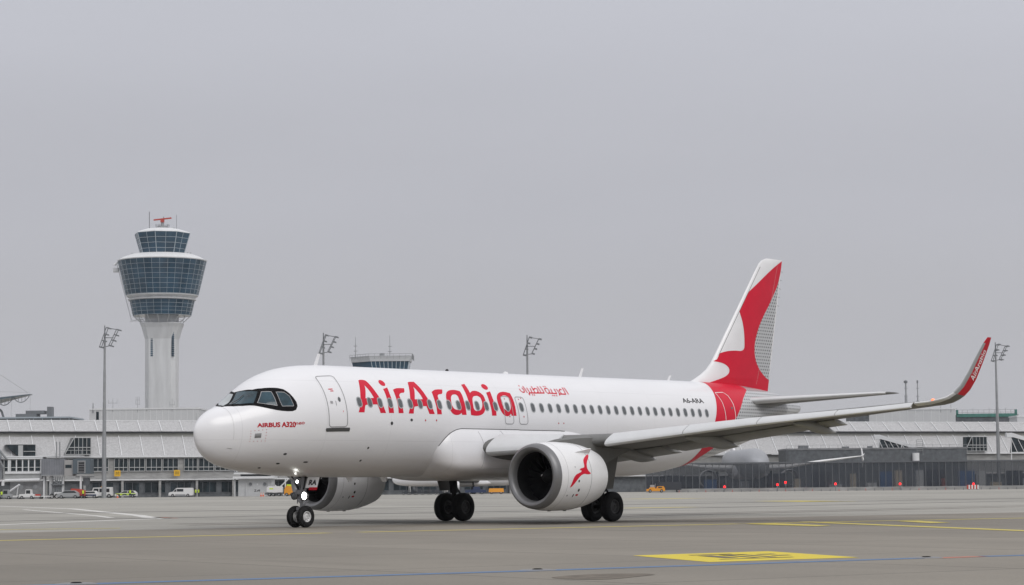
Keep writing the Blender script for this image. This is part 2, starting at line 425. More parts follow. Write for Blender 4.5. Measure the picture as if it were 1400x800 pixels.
def soft(L_, lim=50, k=2):
    for _ in range(k):
        n=len(L_);o=[]
        for i in range(n):
            p,q,r=L_[i-1],L_[i],L_[(i+1)%n]; a=math.atan2(q[1]-p[1],q[0]-p[0]); b=math.atan2(r[1]-q[1],r[0]-q[0]); d=abs((b-a+math.pi)%(2*math.pi)-math.pi)
            if d<R_(1) or d>R_(lim): o.append(q)
            else: o += [(q[0]*.75+p[0]*.25,q[1]*.75+p[1]*.25),(q[0]*.75+r[0]*.25,q[1]*.75+r[1]*.25)]
        L_=o
    return L_
# markings traced on the skin
TR = {"LOGO":[[[[6.642,0.762],[6.981,0.7611],[7.053,0.8343],[7.113,0.9234],[7.177,1.0211],[7.256,1.1195],[7.306,1.1868],[7.349,1.2781],[7.409,1.3665],[7.461,1.4409],[7.174,1.443],[7.132,1.3626],[7.075,1.2871],[6.47,1.2923],[6.411,1.3369],[6.348,1.4363],[6.047,1.4379],[6.114,1.3762],[6.185,1.3007],[6.263,1.1971],[6.36,1.074],[6.471,0.9405],[6.588,0.8165]],[[6.769,0.892],[6.756,0.9443],[6.667,1.0421],[6.54,1.1747],[6.985,1.1634],[6.935,1.0815],[6.866,0.9808]]],[[[7.871,0.8872],[7.824,0.8975],[7.771,0.8995],[7.72,0.8929],[7.675,0.8785],[7.644,0.8577],[7.631,0.8326],[7.639,0.8062],[7.666,0.7814],[7.708,0.7616],[7.76,0.7496],[7.814,0.7472],[7.862,0.7548],[7.901,0.7713],[7.927,0.7941],[7.936,0.8203],[7.93,0.8464],[7.907,0.8696]],None],[[[7.66,0.9695],[7.924,0.9314],[7.897,1.0552],[7.899,1.1669],[7.892,1.2859],[7.881,1.4377],[7.617,1.4397],[7.62,1.3395],[7.648,1.2098],[7.665,1.0867]],None],[[[8.173,0.9774],[8.354,0.9439],[8.551,0.933],[8.822,0.9368],[8.728,1.0372],[8.552,1.0395],[8.436,1.0628],[8.38,1.0992],[8.384,1.1752],[8.39,1.2942],[8.391,1.4363],[8.124,1.4384],[8.148,1.3349],[8.159,1.2045],[8.161,1.0806]],None],[[[9.251,0.7665],[9.598,0.7596],[9.669,0.8485],[9.75,0.9542],[9.813,1.0595],[9.885,1.1582],[9.95,1.2392],[10.017,1.3438],[10.079,1.4393],[9.788,1.4416],[9.74,1.372],[9.687,1.2948],[9.051,1.2983],[8.99,1.3402],[8.931,1.4396],[8.661,1.4417],[8.737,1.368],[8.804,1.2903],[8.881,1.1968],[8.989,1.0557],[9.108,0.9163],[9.192,0.8222]],[[9.371,0.8924],[9.349,0.9602],[9.244,1.0669],[9.148,1.1667],[9.602,1.1587],[9.547,1.063],[9.463,0.9741]]],[[[10.241,1.001],[10.444,0.9475],[10.652,0.9304],[10.92,0.9315],[10.812,1.034],[10.617,1.0415],[10.512,1.0621],[10.478,1.094],[10.466,1.1705],[10.48,1.2871],[10.476,1.4409],[10.221,1.443],[10.235,1.3179],[10.225,1.188],[10.238,1.0497]],None],[[[11.224,0.953],[11.44,0.9323],[11.692,0.932],[11.886,0.9606],[11.909,1.044],[11.884,1.1697],[11.876,1.2881],[11.864,1.441],[11.611,1.443],[11.595,1.4041],[11.487,1.4357],[11.315,1.4509],[11.131,1.4385],[11.004,1.3881],[10.919,1.3114],[10.887,1.2104],[10.926,1.104],[11.044,1.0063]],[[11.394,1.0344],[11.242,1.0766],[11.158,1.1475],[11.125,1.2519],[11.183,1.3232],[11.315,1.3475],[11.44,1.3492],[11.54,1.3199],[11.607,1.2617],[11.629,1.1725],[11.637,1.0796],[11.582,1.0352]]],[[[12.203,0.7879],[12.436,0.763],[12.428,0.8622],[12.424,0.9872],[12.591,0.9416],[12.801,0.9297],[13.015,0.9618],[13.136,1.0364],[13.151,1.1403],[13.079,1.2473],[12.969,1.3502],[12.831,1.4153],[12.605,1.4493],[12.347,1.4541],[12.117,1.4419],[12.124,1.3716],[12.13,1.2566],[12.143,1.1207],[12.166,0.9565]],[[12.645,1.0509],[12.493,1.0722],[12.394,1.1334],[12.346,1.2249],[12.335,1.3127],[12.388,1.3552],[12.553,1.3652],[12.739,1.3379],[12.864,1.2641],[12.925,1.1737],[12.904,1.088],[12.798,1.049]]],[[[13.605,0.8841],[13.551,0.8958],[13.492,0.8991],[13.433,0.8938],[13.383,0.8803],[13.348,0.8601],[13.333,0.8352],[13.342,0.8083],[13.372,0.7827],[13.42,0.7617],[13.479,0.7481],[13.541,0.7442],[13.597,0.7504],[13.641,0.7658],[13.669,0.7882],[13.68,0.8145],[13.672,0.8412],[13.646,0.8653]],None],[[[13.384,0.9705],[13.659,0.9349],[13.615,1.0714],[13.619,1.1968],[13.617,1.3156],[13.6,1.4417],[13.339,1.4437],[13.346,1.3469],[13.343,1.2148],[13.36,1.0745]],None],[[[14.122,0.9638],[14.363,0.9337],[14.581,0.936],[14.809,0.9631],[14.822,1.0567],[14.82,1.1843],[14.795,1.3344],[14.791,1.4354],[14.502,1.4376],[14.475,1.3949],[14.346,1.4416],[14.211,1.4512],[14.042,1.4298],[13.899,1.3566],[13.833,1.2548],[13.833,1.1327],[13.921,1.0347]],[[14.289,1.0217],[14.158,1.0566],[14.077,1.13],[14.056,1.2226],[14.123,1.3111],[14.26,1.339],[14.436,1.3404],[14.519,1.2928],[14.559,1.2176],[14.568,1.1245],[14.584,1.0514],[14.468,1.0194]]]],"AR":[[[15.561,0.8404],[15.556,0.8931],[15.643,0.9306],[15.754,0.9197],[15.791,0.8836],[15.767,0.8064]],[[15.898,0.7601],[15.901,0.9408]],[[16.059,0.8041],[16.06,0.927],[15.939,0.9788]],[[16.259,0.8138],[16.204,0.9308]],[[16.048,0.9388],[16.399,0.9362],[16.966,0.9284]],[[16.429,0.7574],[16.382,0.9283]],[[16.367,0.8626],[16.568,0.8113],[16.666,0.8226],[16.636,0.8951],[16.536,0.932]],[[16.801,0.7535],[16.775,0.9287]],[[16.978,0.7475],[16.966,0.9284]],[[17.194,0.8048],[17.343,0.7958],[17.367,0.8597],[17.3,0.9214],[17.188,0.937],[17.126,0.9],[17.138,0.8381],[17.194,0.8048]],[[17.535,0.8124],[17.487,0.9247]],[[17.764,0.8087],[17.735,0.9272]],[[17.266,0.9242],[17.754,0.934]],[[17.902,0.8064],[17.923,0.9305],[17.854,0.9776]],[[18.224,0.8275],[18.151,0.809],[18.011,0.8563],[18.037,0.9051],[18.048,0.937]],[[17.865,0.9395],[18.312,0.9405]],[[18.363,0.7579],[18.297,0.9407]],[[18.479,0.7601],[18.47,0.9455]]],"ARD":[[15.679,0.7572],[15.986,0.9827],[16.156,0.9849],[16.27,0.9868],[17.196,0.7506],[17.309,0.7486],[17.422,0.9831],[17.532,0.9851],[17.664,0.9857]],"MASK":[[1.184,0.2915],[2.113,-0.1659],[2.118,0.0531],[2.242,0.3628],[2.461,0.528],[2.697,0.6519],[2.904,0.7472],[3.065,0.8307],[3.175,0.9441],[3.26,1.0697],[3.315,1.1723],[3.314,1.2334],[3.248,1.2873],[3.115,1.3015],[2.924,1.2833],[2.713,1.2449],[2.538,1.1954],[2.35,1.1275],[2.176,1.052],[2.01,0.9702],[1.848,0.8834],[1.729,0.8153],[1.567,0.7319],[1.355,0.549]],"PANES":[[[1.369,0.2294],[2.076,-0.0944],[2.14,0.2576],[2.289,0.5354],[2.191,0.5951],[1.888,0.8377],[1.768,0.7517],[1.547,0.5923]],[[2.0,0.8708],[2.366,0.5927],[2.643,0.7394],[2.606,1.1372],[2.297,1.0206]],[[2.768,0.7977],[3.038,0.8787],[3.159,1.0038],[3.204,1.2221],[3.17,1.2338],[2.768,1.1815],[2.74,1.0484]]],"RED_L":[[29.352,0.335],[29.113,0.5897],[28.888,0.8221],[28.663,1.046],[28.439,1.2734],[28.204,1.5129],[27.699,2.0292],[27.57,2.2758],[27.483,2.5055],[27.646,2.7752]],"RED_R":[[32.174,0.6198],[31.031,1.0294],[29.967,1.5221],[28.89,2.2013],[28.418,2.3586],[27.977,2.5728],[27.986,2.8206]],"spots":[[1.849,1.772],[6.773,2.0822],[6.716,2.361],[7.751,1.622],[8.801,1.5567],[9.554,1.5583],[10.157,1.5542],[0.999,2.1411],[3.045,2.2223],[2.998,2.4903],[4.115,2.418],[2.447,2.7017],[17.352,1.562],[17.674,1.56],[15.314,1.0757]]}
deq = lambda L_: [tuple(p) for p in L_]
decal('airline_name', [(soft(deq(o)),[soft(deq(h))] if h else []) for o,h in TR['LOGO']], fmap(.005), RED, body, .1,.05)
ard = []
for l in TR['AR']:
    ard.append((l))
def arstroke(l): return [(p[0],p[1]*1.98) for p in l]
arp = [([(p[0],p[1]/1.98) for p in ribbon(arstroke(l),.06)],[]) for l in TR['AR']]
for n_,pl in enumerate(arp): pass
decal('arabic_name', arp, fmap(.005), RED, body, .3,.1)
decal('arabic_dots', [([(p[0]+.036*math.cos(t),p[1]+.018*math.sin(t)) for t in [i*.7854 for i in range(8)]],[]) for p in TR['ARD']], fmap(.0055), RED, body, .3,.1)
# type name under the cockpit windows
def tmap(x0,a0,x1,a1,off,sc=1.98):
    L_ = x1-x0
    return lambda px,py: fpt(x0+px, a0+(a1-a0)*px/L_-py/sc, off)
text_decal('type_name', 'AIRBUS A320', .25, tmap(1.80,1.565,3.16,1.645,.006,1.75), RED2, body, .010, 1.40, g=.1)
text_decal('type_suffix', 'neo', .17, tmap(3.19,1.603,3.54,1.605,.006,1.8), RED2, body, .003, .36, g=.1)
text_decal('registration', 'A6-ARA', .33, tmap(26.10,1.078,27.66,1.10,.006,1.95), BLK, body, .006, 1.55, g=.15)
# red band and dotted grey tail
RL = deq(TR['RED_L']); RR = deq(TR['RED_R'])
def interp(L_, a):
    L_ = sorted(L_, key=lambda p:p[1])
    if a <= L_[0][1]:
        (x0,a0),(x1,a1) = L_[0],L_[1]; return x0+(x1-x0)*(a-a0)/(a1-a0)
    for (x0,a0),(x1,a1) in zip(L_,L_[1:]):
        if a <= a1: return x0+(x1-x0)*(a-a0)/max(1e-6,a1-a0)
    return L_[-1][0]
RLs = [(29.62,.0)]+[p for p in RL if p[1] < 2.6]+[(27.40,3.14)]
RRs = [(32.5,.0)]+[p for p in RR if p[1] < 2.5]+[(28.1,2.5),(27.75,3.14)]
for sgn in (1,-1):
    A_ = [i*.05*math.pi/3.15*1.0 for i in range(0,64)]; A_ = [a for a in A_ if a < 3.14]+[3.1416]
    bandp = [(interp(RLs,a),a*sgn) for a in A_]+[(interp(RRs,a),a*sgn) for a in reversed(A_)]
    decal('red_band', [(bandp,[])], fmap(.004), RED, body, .25,.08)
    tailp = [(interp(RRs,a)+.001,a*sgn) for a in A_]+[(37.56,a*sgn) for a in reversed(A_)]
    decal('dotted_tail_paint', [(tailp,[])], fmap(.004), DOTS, body, .25,.08)
# rear door lines on the red band
def line(name, pts, w, mat, off=.009, par=None): return decal(name, [([(p[0],p[1]/1.98) for p in ribbon([(q[0],q[1]*1.98) for q in pts],w)],[])], fmap(off), mat, par or JET, .15,.06)
rd = line('rear_door', [(29.05,.80),(29.70,.79),(29.88,.90),(29.94,1.15),(29.90,1.52),(29.80,1.62)], .04, WMARK)
line('door_edge', [(29.03,.80),(29.09,1.1),(29.07,1.4),(29.06,1.62)], .035, WMARK, .009, rd)
decal('door_window', [(rrect(29.72,1.27,.13,.06,.03),[])], fmap(.0095), PANE, rd)
# small ports, drains and stencils along the port side
for (x,a),(w,h) in zip(TR['spots'],((.20,.10),(.10,.045),(.10,.05),(.13,.065),(.14,.05),(.07,.035),(.07,.035),(.20,.02),(.14,.05),(.16,.05),(.22,.04),(.12,.06),(.06,.03),(.06,.03),(.05,.025))):
    i_ = TR['spots'].index([x,a])
    mt = BLK if 0 < i_ < 5 or i_ > 6 else RED2
    if i_ in (0,7): mt = LINE
    if i_ in (12,13,14): mt = RED2
    decal('port', [([(x+w/2*math.cos(t),a+h/2*math.sin(t)) for t in [k*.5236 for k in range(12)]],[]) if i_ else (rrect(x,a,.22,.11,.01),[])], fmap(.0055), mt, body, .2,.1)
# radome joint, cockpit-door arrow marks, nose seam
line('radome_joint', [(1.06,.35+.1*i) for i in range(16)], .010, SEAMP, .005, body)
for k in range(9): 
    a = 1.70+(k%3)*.06
for k in range(16):
    t = k/16*4; sdx = (-.26+.52*(t%1)) if int(t)%2==0 else .26; 
    q = {0:(-.26+.52*(t%1),-.13),1:(.26,-.13+.26*(t%1)),2:(.26-.52*(t%1),.13),3:(-.26,.13-.26*(t%1))}[int(t)]
    decal('static_port_mark', [(rrect(1.86+q[0],1.775+q[1],.03,.012,.004),[])], fmap(.0055), RED2, body, .2,.1)
def grow(L_,d):
    n=len(L_);A=sum(L_[i][0]*L_[(i+1)%n][1]-L_[(i+1)%n][0]*L_[i][1] for i in range(n));s=1 if A>0 else -1;o=[]
    for i in range(n):
        p,q=L_[i-1],L_[(i+1)%n];dx,dy=q[0]-p[0],q[1]-p[1];l=math.hypot(dx,dy) or 1;o.append((L_[i][0]+s*dy/l*d,L_[i][1]-s*dx/l*d))
    return o
# cockpit glazing
mask = decal('cockpit_window_frame', [(grow(deq(TR['MASK']),.025),[])], fmap(.006), BLACK, JET, .08,.05)
for k,pn in enumerate(TR['PANES']): decal('cockpit_window', [(deq(pn),[])], fmap(.011), GLASS, mask, .08,.05)
for k in (1,2):
    pn = deq(TR['PANES'][k]); cx = sum(p[0] for p in pn)/len(pn); cy = sum(p[1] for p in pn)/len(pn)
    inn = [(cx+(p[0]-cx)*.93,cy+(p[1]-cy)*.92) for p in pn]
    decal('window_seal', [(pn,[inn])], fmap(.014), LINE, mask, .1,.1)
    
# starboard glazing (mirrored), the near strip of it shows over the nose
pm = [(p[0],-p[1]) for p in deq(TR['MASK'])]
mask2 = decal('cockpit_window_frame', [([(1.10,.24),(1.19,.28),(2.08,-.12),(2.14,-.26),(2.30,-.45),(2.5,-.62),(2.9,-.76),(3.05,-.84),(3.24,-1.07),(3.29,-1.2),(3.22,-1.28),(2.9,-1.28),(2.5,-1.19),(2.16,-1.03),(1.87,-.81),(1.6,-.60),(1.30,-.38),(1.12,0)],[])], fmap(.0062), BLACK, JET, .08,.05)
decal('cockpit_window', [([(1.18,.19),(2.00,-.16),(2.08,-.32),(2.24,-.52),(2.15,-.60),(1.91,-.72),(1.6,-.5),(1.28,-.18)],[])], fmap(.011), GLASSF, mask2, .08,.05)
for k in (1,2): decal('cockpit_window', [([(p[0],-p[1]) for p in deq(TR['PANES'][k])],[])], fmap(.011), GLASS, mask2, .08,.05)
# wipers
m = MB(); m.poly([fpt(1.45,.30,.03),fpt(1.75,.32,.04),fpt(1.95,.30,.04)],.012,6); m.build('wiper', BLK, JET)
# blade aerials on the crown and belly
for x,h,ln in ((5.75,.42,.16),(21.2,.36,.14),(27.4,.22,.12)):
    zt = fus(x)[0]; m = MB(); m.prism([P_(x,0,zt-.02)[::2],P_(x+ln,0,zt-.02)[::2],P_(x+ln+.16,0,zt+h)[::2],P_(x+ln+.06,0,zt+h)[::2]],'y',-.02,.02); m.build('blade_aerial', WHITE2, JET)
for x,s_ in ((13.0,.06),(16.5,.1)):
    m = MB(); m.revolve([(0,.12*s_*10),(.07,.10*s_*10),(.11,.001)],12,'z',P_(x,0,fus(x)[0]-.02)); m.build('beacon', GREASE if x<14 else WHITE2, JET, True)
for x in (7.4,9.2): 
    m = MB(); m.prism([(x-5.07,1.78),(x-5.07+.3,1.78),(x-5.07+.34,1.6),(x-5.07+.16,1.6)],'y',-.02,.02); m.build('belly_aerial', WHITE2, JET)
# cowl line on the fairing, drawn as raised thin bead
def bead(name, pts, r, mat, par): 
    mm = MB(); mm.poly([P_(*p) for p in pts], r, 6); return mm.build(name, mat, par, True)
fp = []
for i in range(60):
    x = 10.36+i*.125; best = None
    for j in range(200):
        z = 4.2-j*.0095
        if fair_y(x,z) < fside(x,z)-.002: best = z; break
    if best is not None and best > 2.8: fp.append((x,min(fside(x,best),fair_y(x,best))-.004,best))
bead('fairing_edge', fp, .013, DARKL, fair)
for x0,za,zb in ((12.45,3.45,2.05),(13.75,3.5,2.9)):
    bead('fairing_joint', [(x0-.18*math.sin((za-zb)*0+i/12*3.14)*-1,fair_y(x0,za+(zb-za)*i/12)-.002,za+(zb-za)*i/12) for i in range(13)], .006, LINE, fair)
bead('fairing_joint', [(12.3+.3*i,fair_y(12.3+.3*i,2.05)-.002,2.05) for i in range(8)], .006, LINE, fair)
# ------------------------------------------------------------------ wings
def naca(c, t): return 5*t*(.2969*math.sqrt(c)-.1260*c-.3516*c*c+.2843*c**3-.1030*c**4)
def lerp(tab, y):
    if y <= tab[0][0]: return tab[0][1:]
    for p,q in zip(tab,tab[1:]):
        if y <= q[0]:
            t = (y-p[0])/(q[0]-p[0]); return tuple(a+(b-a)*t for a,b in zip(p[1:],q[1:]))
    return tab[-1][1:]
# y, x_le, z_le, x_te, z_te, t/c
WT = [(0.0,11.40,2.72,18.70,2.42,.150),(1.9,12.36,2.80,18.75,2.50,.150),(2.5,12.70,2.84,18.78,2.52,.148),(6.4,14.70,3.06,18.95,2.92,.122),(11.0,17.09,3.66,20.02,3.55,.115),(16.35,19.86,4.22,21.25,4.14,.112)]
SHK = [ # sharklet: y, x_le, z_le, x_te, z_te, thickness, lean of the surface normal
 (16.8,20.04,4.26,21.36,4.19,.105,.10),(17.1,20.20,4.33,21.42,4.26,.10,.25),(17.32,20.47,4.43,21.48,4.37,.10,.55),(17.45,20.80,4.60,21.62,4.50,.10,.85),
 (17.55,21.13,4.86,21.86,4.72,.095,1.15),(17.65,21.57,5.36,22.16,5.12,.09,1.32),(17.75,22.00,5.93,22.56,5.80,.09,1.38),(17.84,22.42,6.45,22.86,6.40,.09,1.38),(17.88,22.66,6.66,22.95,6.66,.08,1.38)]
NC = 18
CS = [ (1-math.cos(math.pi*i/NC))/2 for i in range(NC+1)]
def section(y, xl, zl, xt, zt, tc_, lean=0.0, sgn=-1, camber=.015):
    c = math.hypot(xt-xl, zt-zl); o = []
    def pt(s, h):
        cx = xl+(xt-xl)*s; cz = zl+(zt-zl)*s
        return P_(cx, sgn*(y - h*math.sin(lean)), cz+h*math.cos(lean))
    up = [pt(s, (naca(s,tc_)+camber*4*s*(1-s))*c) for s in CS]
    lo = [pt(s, (-naca(s,tc_)*.95+camber*4*s*(1-s))*c) for s in CS]
    return up[::-1]+lo[1:-1]
def wing(sgn):
    m = MB(); rings = [section(y,*lerp(WT,y),sgn=sgn) for y in (0.5,1.9,2.5,3.5,4.5,5.5,6.4,7.5,9,11,13,15,16.35)]
    rings += [section(*r[:6],lean=r[6],sgn=sgn,camber=0) for r in SHK[:4]]
    m.loft(rings); w = m.build('wing', WINGSHADE, JET, True, 50)
    m = MB(); m.loft([section(*r[:6],lean=r[6],sgn=sgn,camber=0) for r in SHK[3:]]); sh = m.build('sharklet', RED2, JET, True, 50)
    # bare leading edge of the sharklet
    def leskin(r, frac=.26, off=.006):
        y,xl,zl,xt,zt,tc_,lean = r; c = math.hypot(xt-xl,zt-zl); o=[]
        ss = [frac*(1-i/6)**2 for i in range(7)]
        for sd in (1,-1):
            for s in (ss if sd==1 else ss[::-1][1:]):
                h = sd*(naca(s,tc_)*c+off); cx = xl+(xt-xl)*s-off*(1-s/frac); cz = zl+(zt-zl)*s
                o.append(P_(cx, sgn*(y-h*math.sin(lean)), cz+h*math.cos(lean)))
        return o
    m = MB(); m.loft([leskin(r) for r in SHK[3:8]],False,False,False); m.build('sharklet_leading_edge', WINGGREY, sh, True)
    m = MB(); rr = [(16.36,)+tuple(lerp(WT,16.35))+(0.0,)]+list(SHK[:4]); m.loft([leskin(r,.2,.004) for r in rr],False,False,False); m.build('tip_leading_edge', SLATW, w, True)
    # slats
    def slat_ring(y, drop=.17, fwd=.30, fr=.17):
        xl,zl,xt,zt,tc_ = lerp(WT,y); c = math.hypot(xt-xl,zt-zl)*.92; c = max(c,1.7); tc_ = max(tc_,.12)
        k = min(1,c/4.0); o = []
        up = [fr*(1-i/8)**1.6 for i in range(9)]; lo = [.055*(i/4)**1.6 for i in range(1,5)]
        pts = [(s,naca(s,tc_)+.01*s*4) for s in up]+[(s,-naca(s,tc_)*.95) for s in lo]
        pts += [(.05,-.010),(.075,naca(.075,tc_)*.55),(.12,naca(.12,tc_)*.80)]
        ca,sa = math.cos(R_(16)), math.sin(R_(16))
        for s,h in pts:
            X = s*c; Z = h*c; X,Z = X*ca+Z*-sa*-1*-1, Z*ca+X*sa
            o.append(P_(xl-fwd*(.55+.45*k)+X, sgn*y, zl-drop*(.7+.3*k)+Z))
        return o
    for y0,y1 in ((2.45,4.75),(6.45,9.0),(9.03,11.4),(11.43,13.9),(13.93,16.33)):
        m = MB(); ys = [y0+(y1-y0)*i/6 for i in range(7)]
        m.loft([slat_ring(y) for y in ys]); m.build('slat', SLATW, JET, True, 35)
    # flaps (slightly run out) and aileron gap lines
    def flap(y0,y1,name,ch,out,dropz,ang):
        m = MB(); rings=[]
        for i in range(5):
            y = y0+(y1-y0)*i/4; xl,zl,xt,zt,tc_ = lerp(WT,y); c = ch(y); sl = (zt-zl)/(xt-xl)
            x0 = xt-c*.82+out; z0 = zt+sl*(-c*.5)-dropz+.02; a = math.atan(sl)-R_(ang); o=[]
            for s,sd in [(s,1) for s in (1,.6,.3,.12,.03)]+[(0,0)]+[(s,-1) for s in (.03,.12,.3,.6)]:
                h = sd*naca(s,.13)*c; X,Z = s*c, h
                o.append(P_(x0+X*math.cos(a)-Z*math.sin(a), sgn*y, z0+X*math.sin(a)+Z*math.cos(a)))
            rings.append(o)
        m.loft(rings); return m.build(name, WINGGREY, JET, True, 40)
    flap(2.25,6.30,'flap',lambda y:1.35,.42,.10,8); flap(6.5,12.9,'flap',lambda y:1.25-(y-6.5)*.045,.36,.08,8)
    # flap track fairings
    for y,ln,r,xt_ in ((4.95,3.0,.22,19.75),(8.55,3.5,.23,20.15),(12.2,3.0,.19,21.30)):
        xl,zl,xt,zt,tc_ = lerp(WT,y); m = MB(); rings=[]
        for i in range(17):
            t = i/16; x = xt_-ln*(1-t); f = max(.02,math.sin(math.pi/2*min(1,(t+.03)/.58))**.8*(1-(max(0,t-.58)/.42)**1.5*.97))
            zc_ = lerp([(0,zt+(zl-zt)*(xt-x)/(xt-xl)*1.0-.20),(1,0)],0)[0] if x < xt else zt-.20
            zc_ -= -.02+.22*max(0,(t-.30)/.7)
            rings.append([P_(x, sgn*y+r*f*math.sin(a)*.72, zc_+r*f*(1.08*math.cos(a))) for a in [2*math.pi*k/16 for k in range(16)]])
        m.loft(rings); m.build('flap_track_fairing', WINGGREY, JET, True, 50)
    # static wicks and tip light
    m = MB(); m.box(20.05-5.07,20.32-5.07,-.04,.04,-.07,.02); lt = MB()
    y=16.85; lt.revolve([(-.07,.001),(-.06,.03),(0,.04),(.09,.035),(.10,.001)],10,'x',P_(20.16,sgn*16.95,4.34)); lt.build('wing_tip_light', BEACON if sgn<0 else PANE, JET, True)
    return w, sh
wp, shp = wing(-1); ws_, shs = wing(1)
# name on the port sharklet, drawn on its outer face
def shk_at(s, b):
    """b 0..1 up the blade, s chord fraction -> point on the outboard face"""
    T = SHK[4:]; tz = T[0][2]+(T[-1][2]-T[0][2])*b
    for p,q in zip(T,T[1:]):
        if tz <= q[2] or q is T[-1]:
            k = (tz-p[2])/(q[2]-p[2]); y,xl,zl,xt,zt,tc_,lean = [u+(v-u)*k for u,v in zip(p,q)]; break
    c = math.hypot(xt-xl,zt-zl); h = -(naca(max(.001,s),tc_)*c+.006); X = xl+(xt-xl)*s; Z = zl+(zt-zl)*s
    return Vector(P_(X, -(y-h*math.sin(lean)), Z+h*math.cos(lean)))
lx0 = min(p[0] for p in TR['LOGO'][0][0]); lx1 = max(p[0] for p in TR['LOGO'][-1][0])
def lg(p): return ((p[0]-lx0)/(lx1-lx0), (p[1]-.76)/.70)        # 0..1 along, 0 top..1 bottom
decal('sharklet_name', [([lg(p) for p in o],[[lg(p) for p in h]] if h else []) for o,h in TR['LOGO']],
      lambda a,b: shk_at(.36+.46*b, .20+.56*a), WMARK, shp, .2,.2)
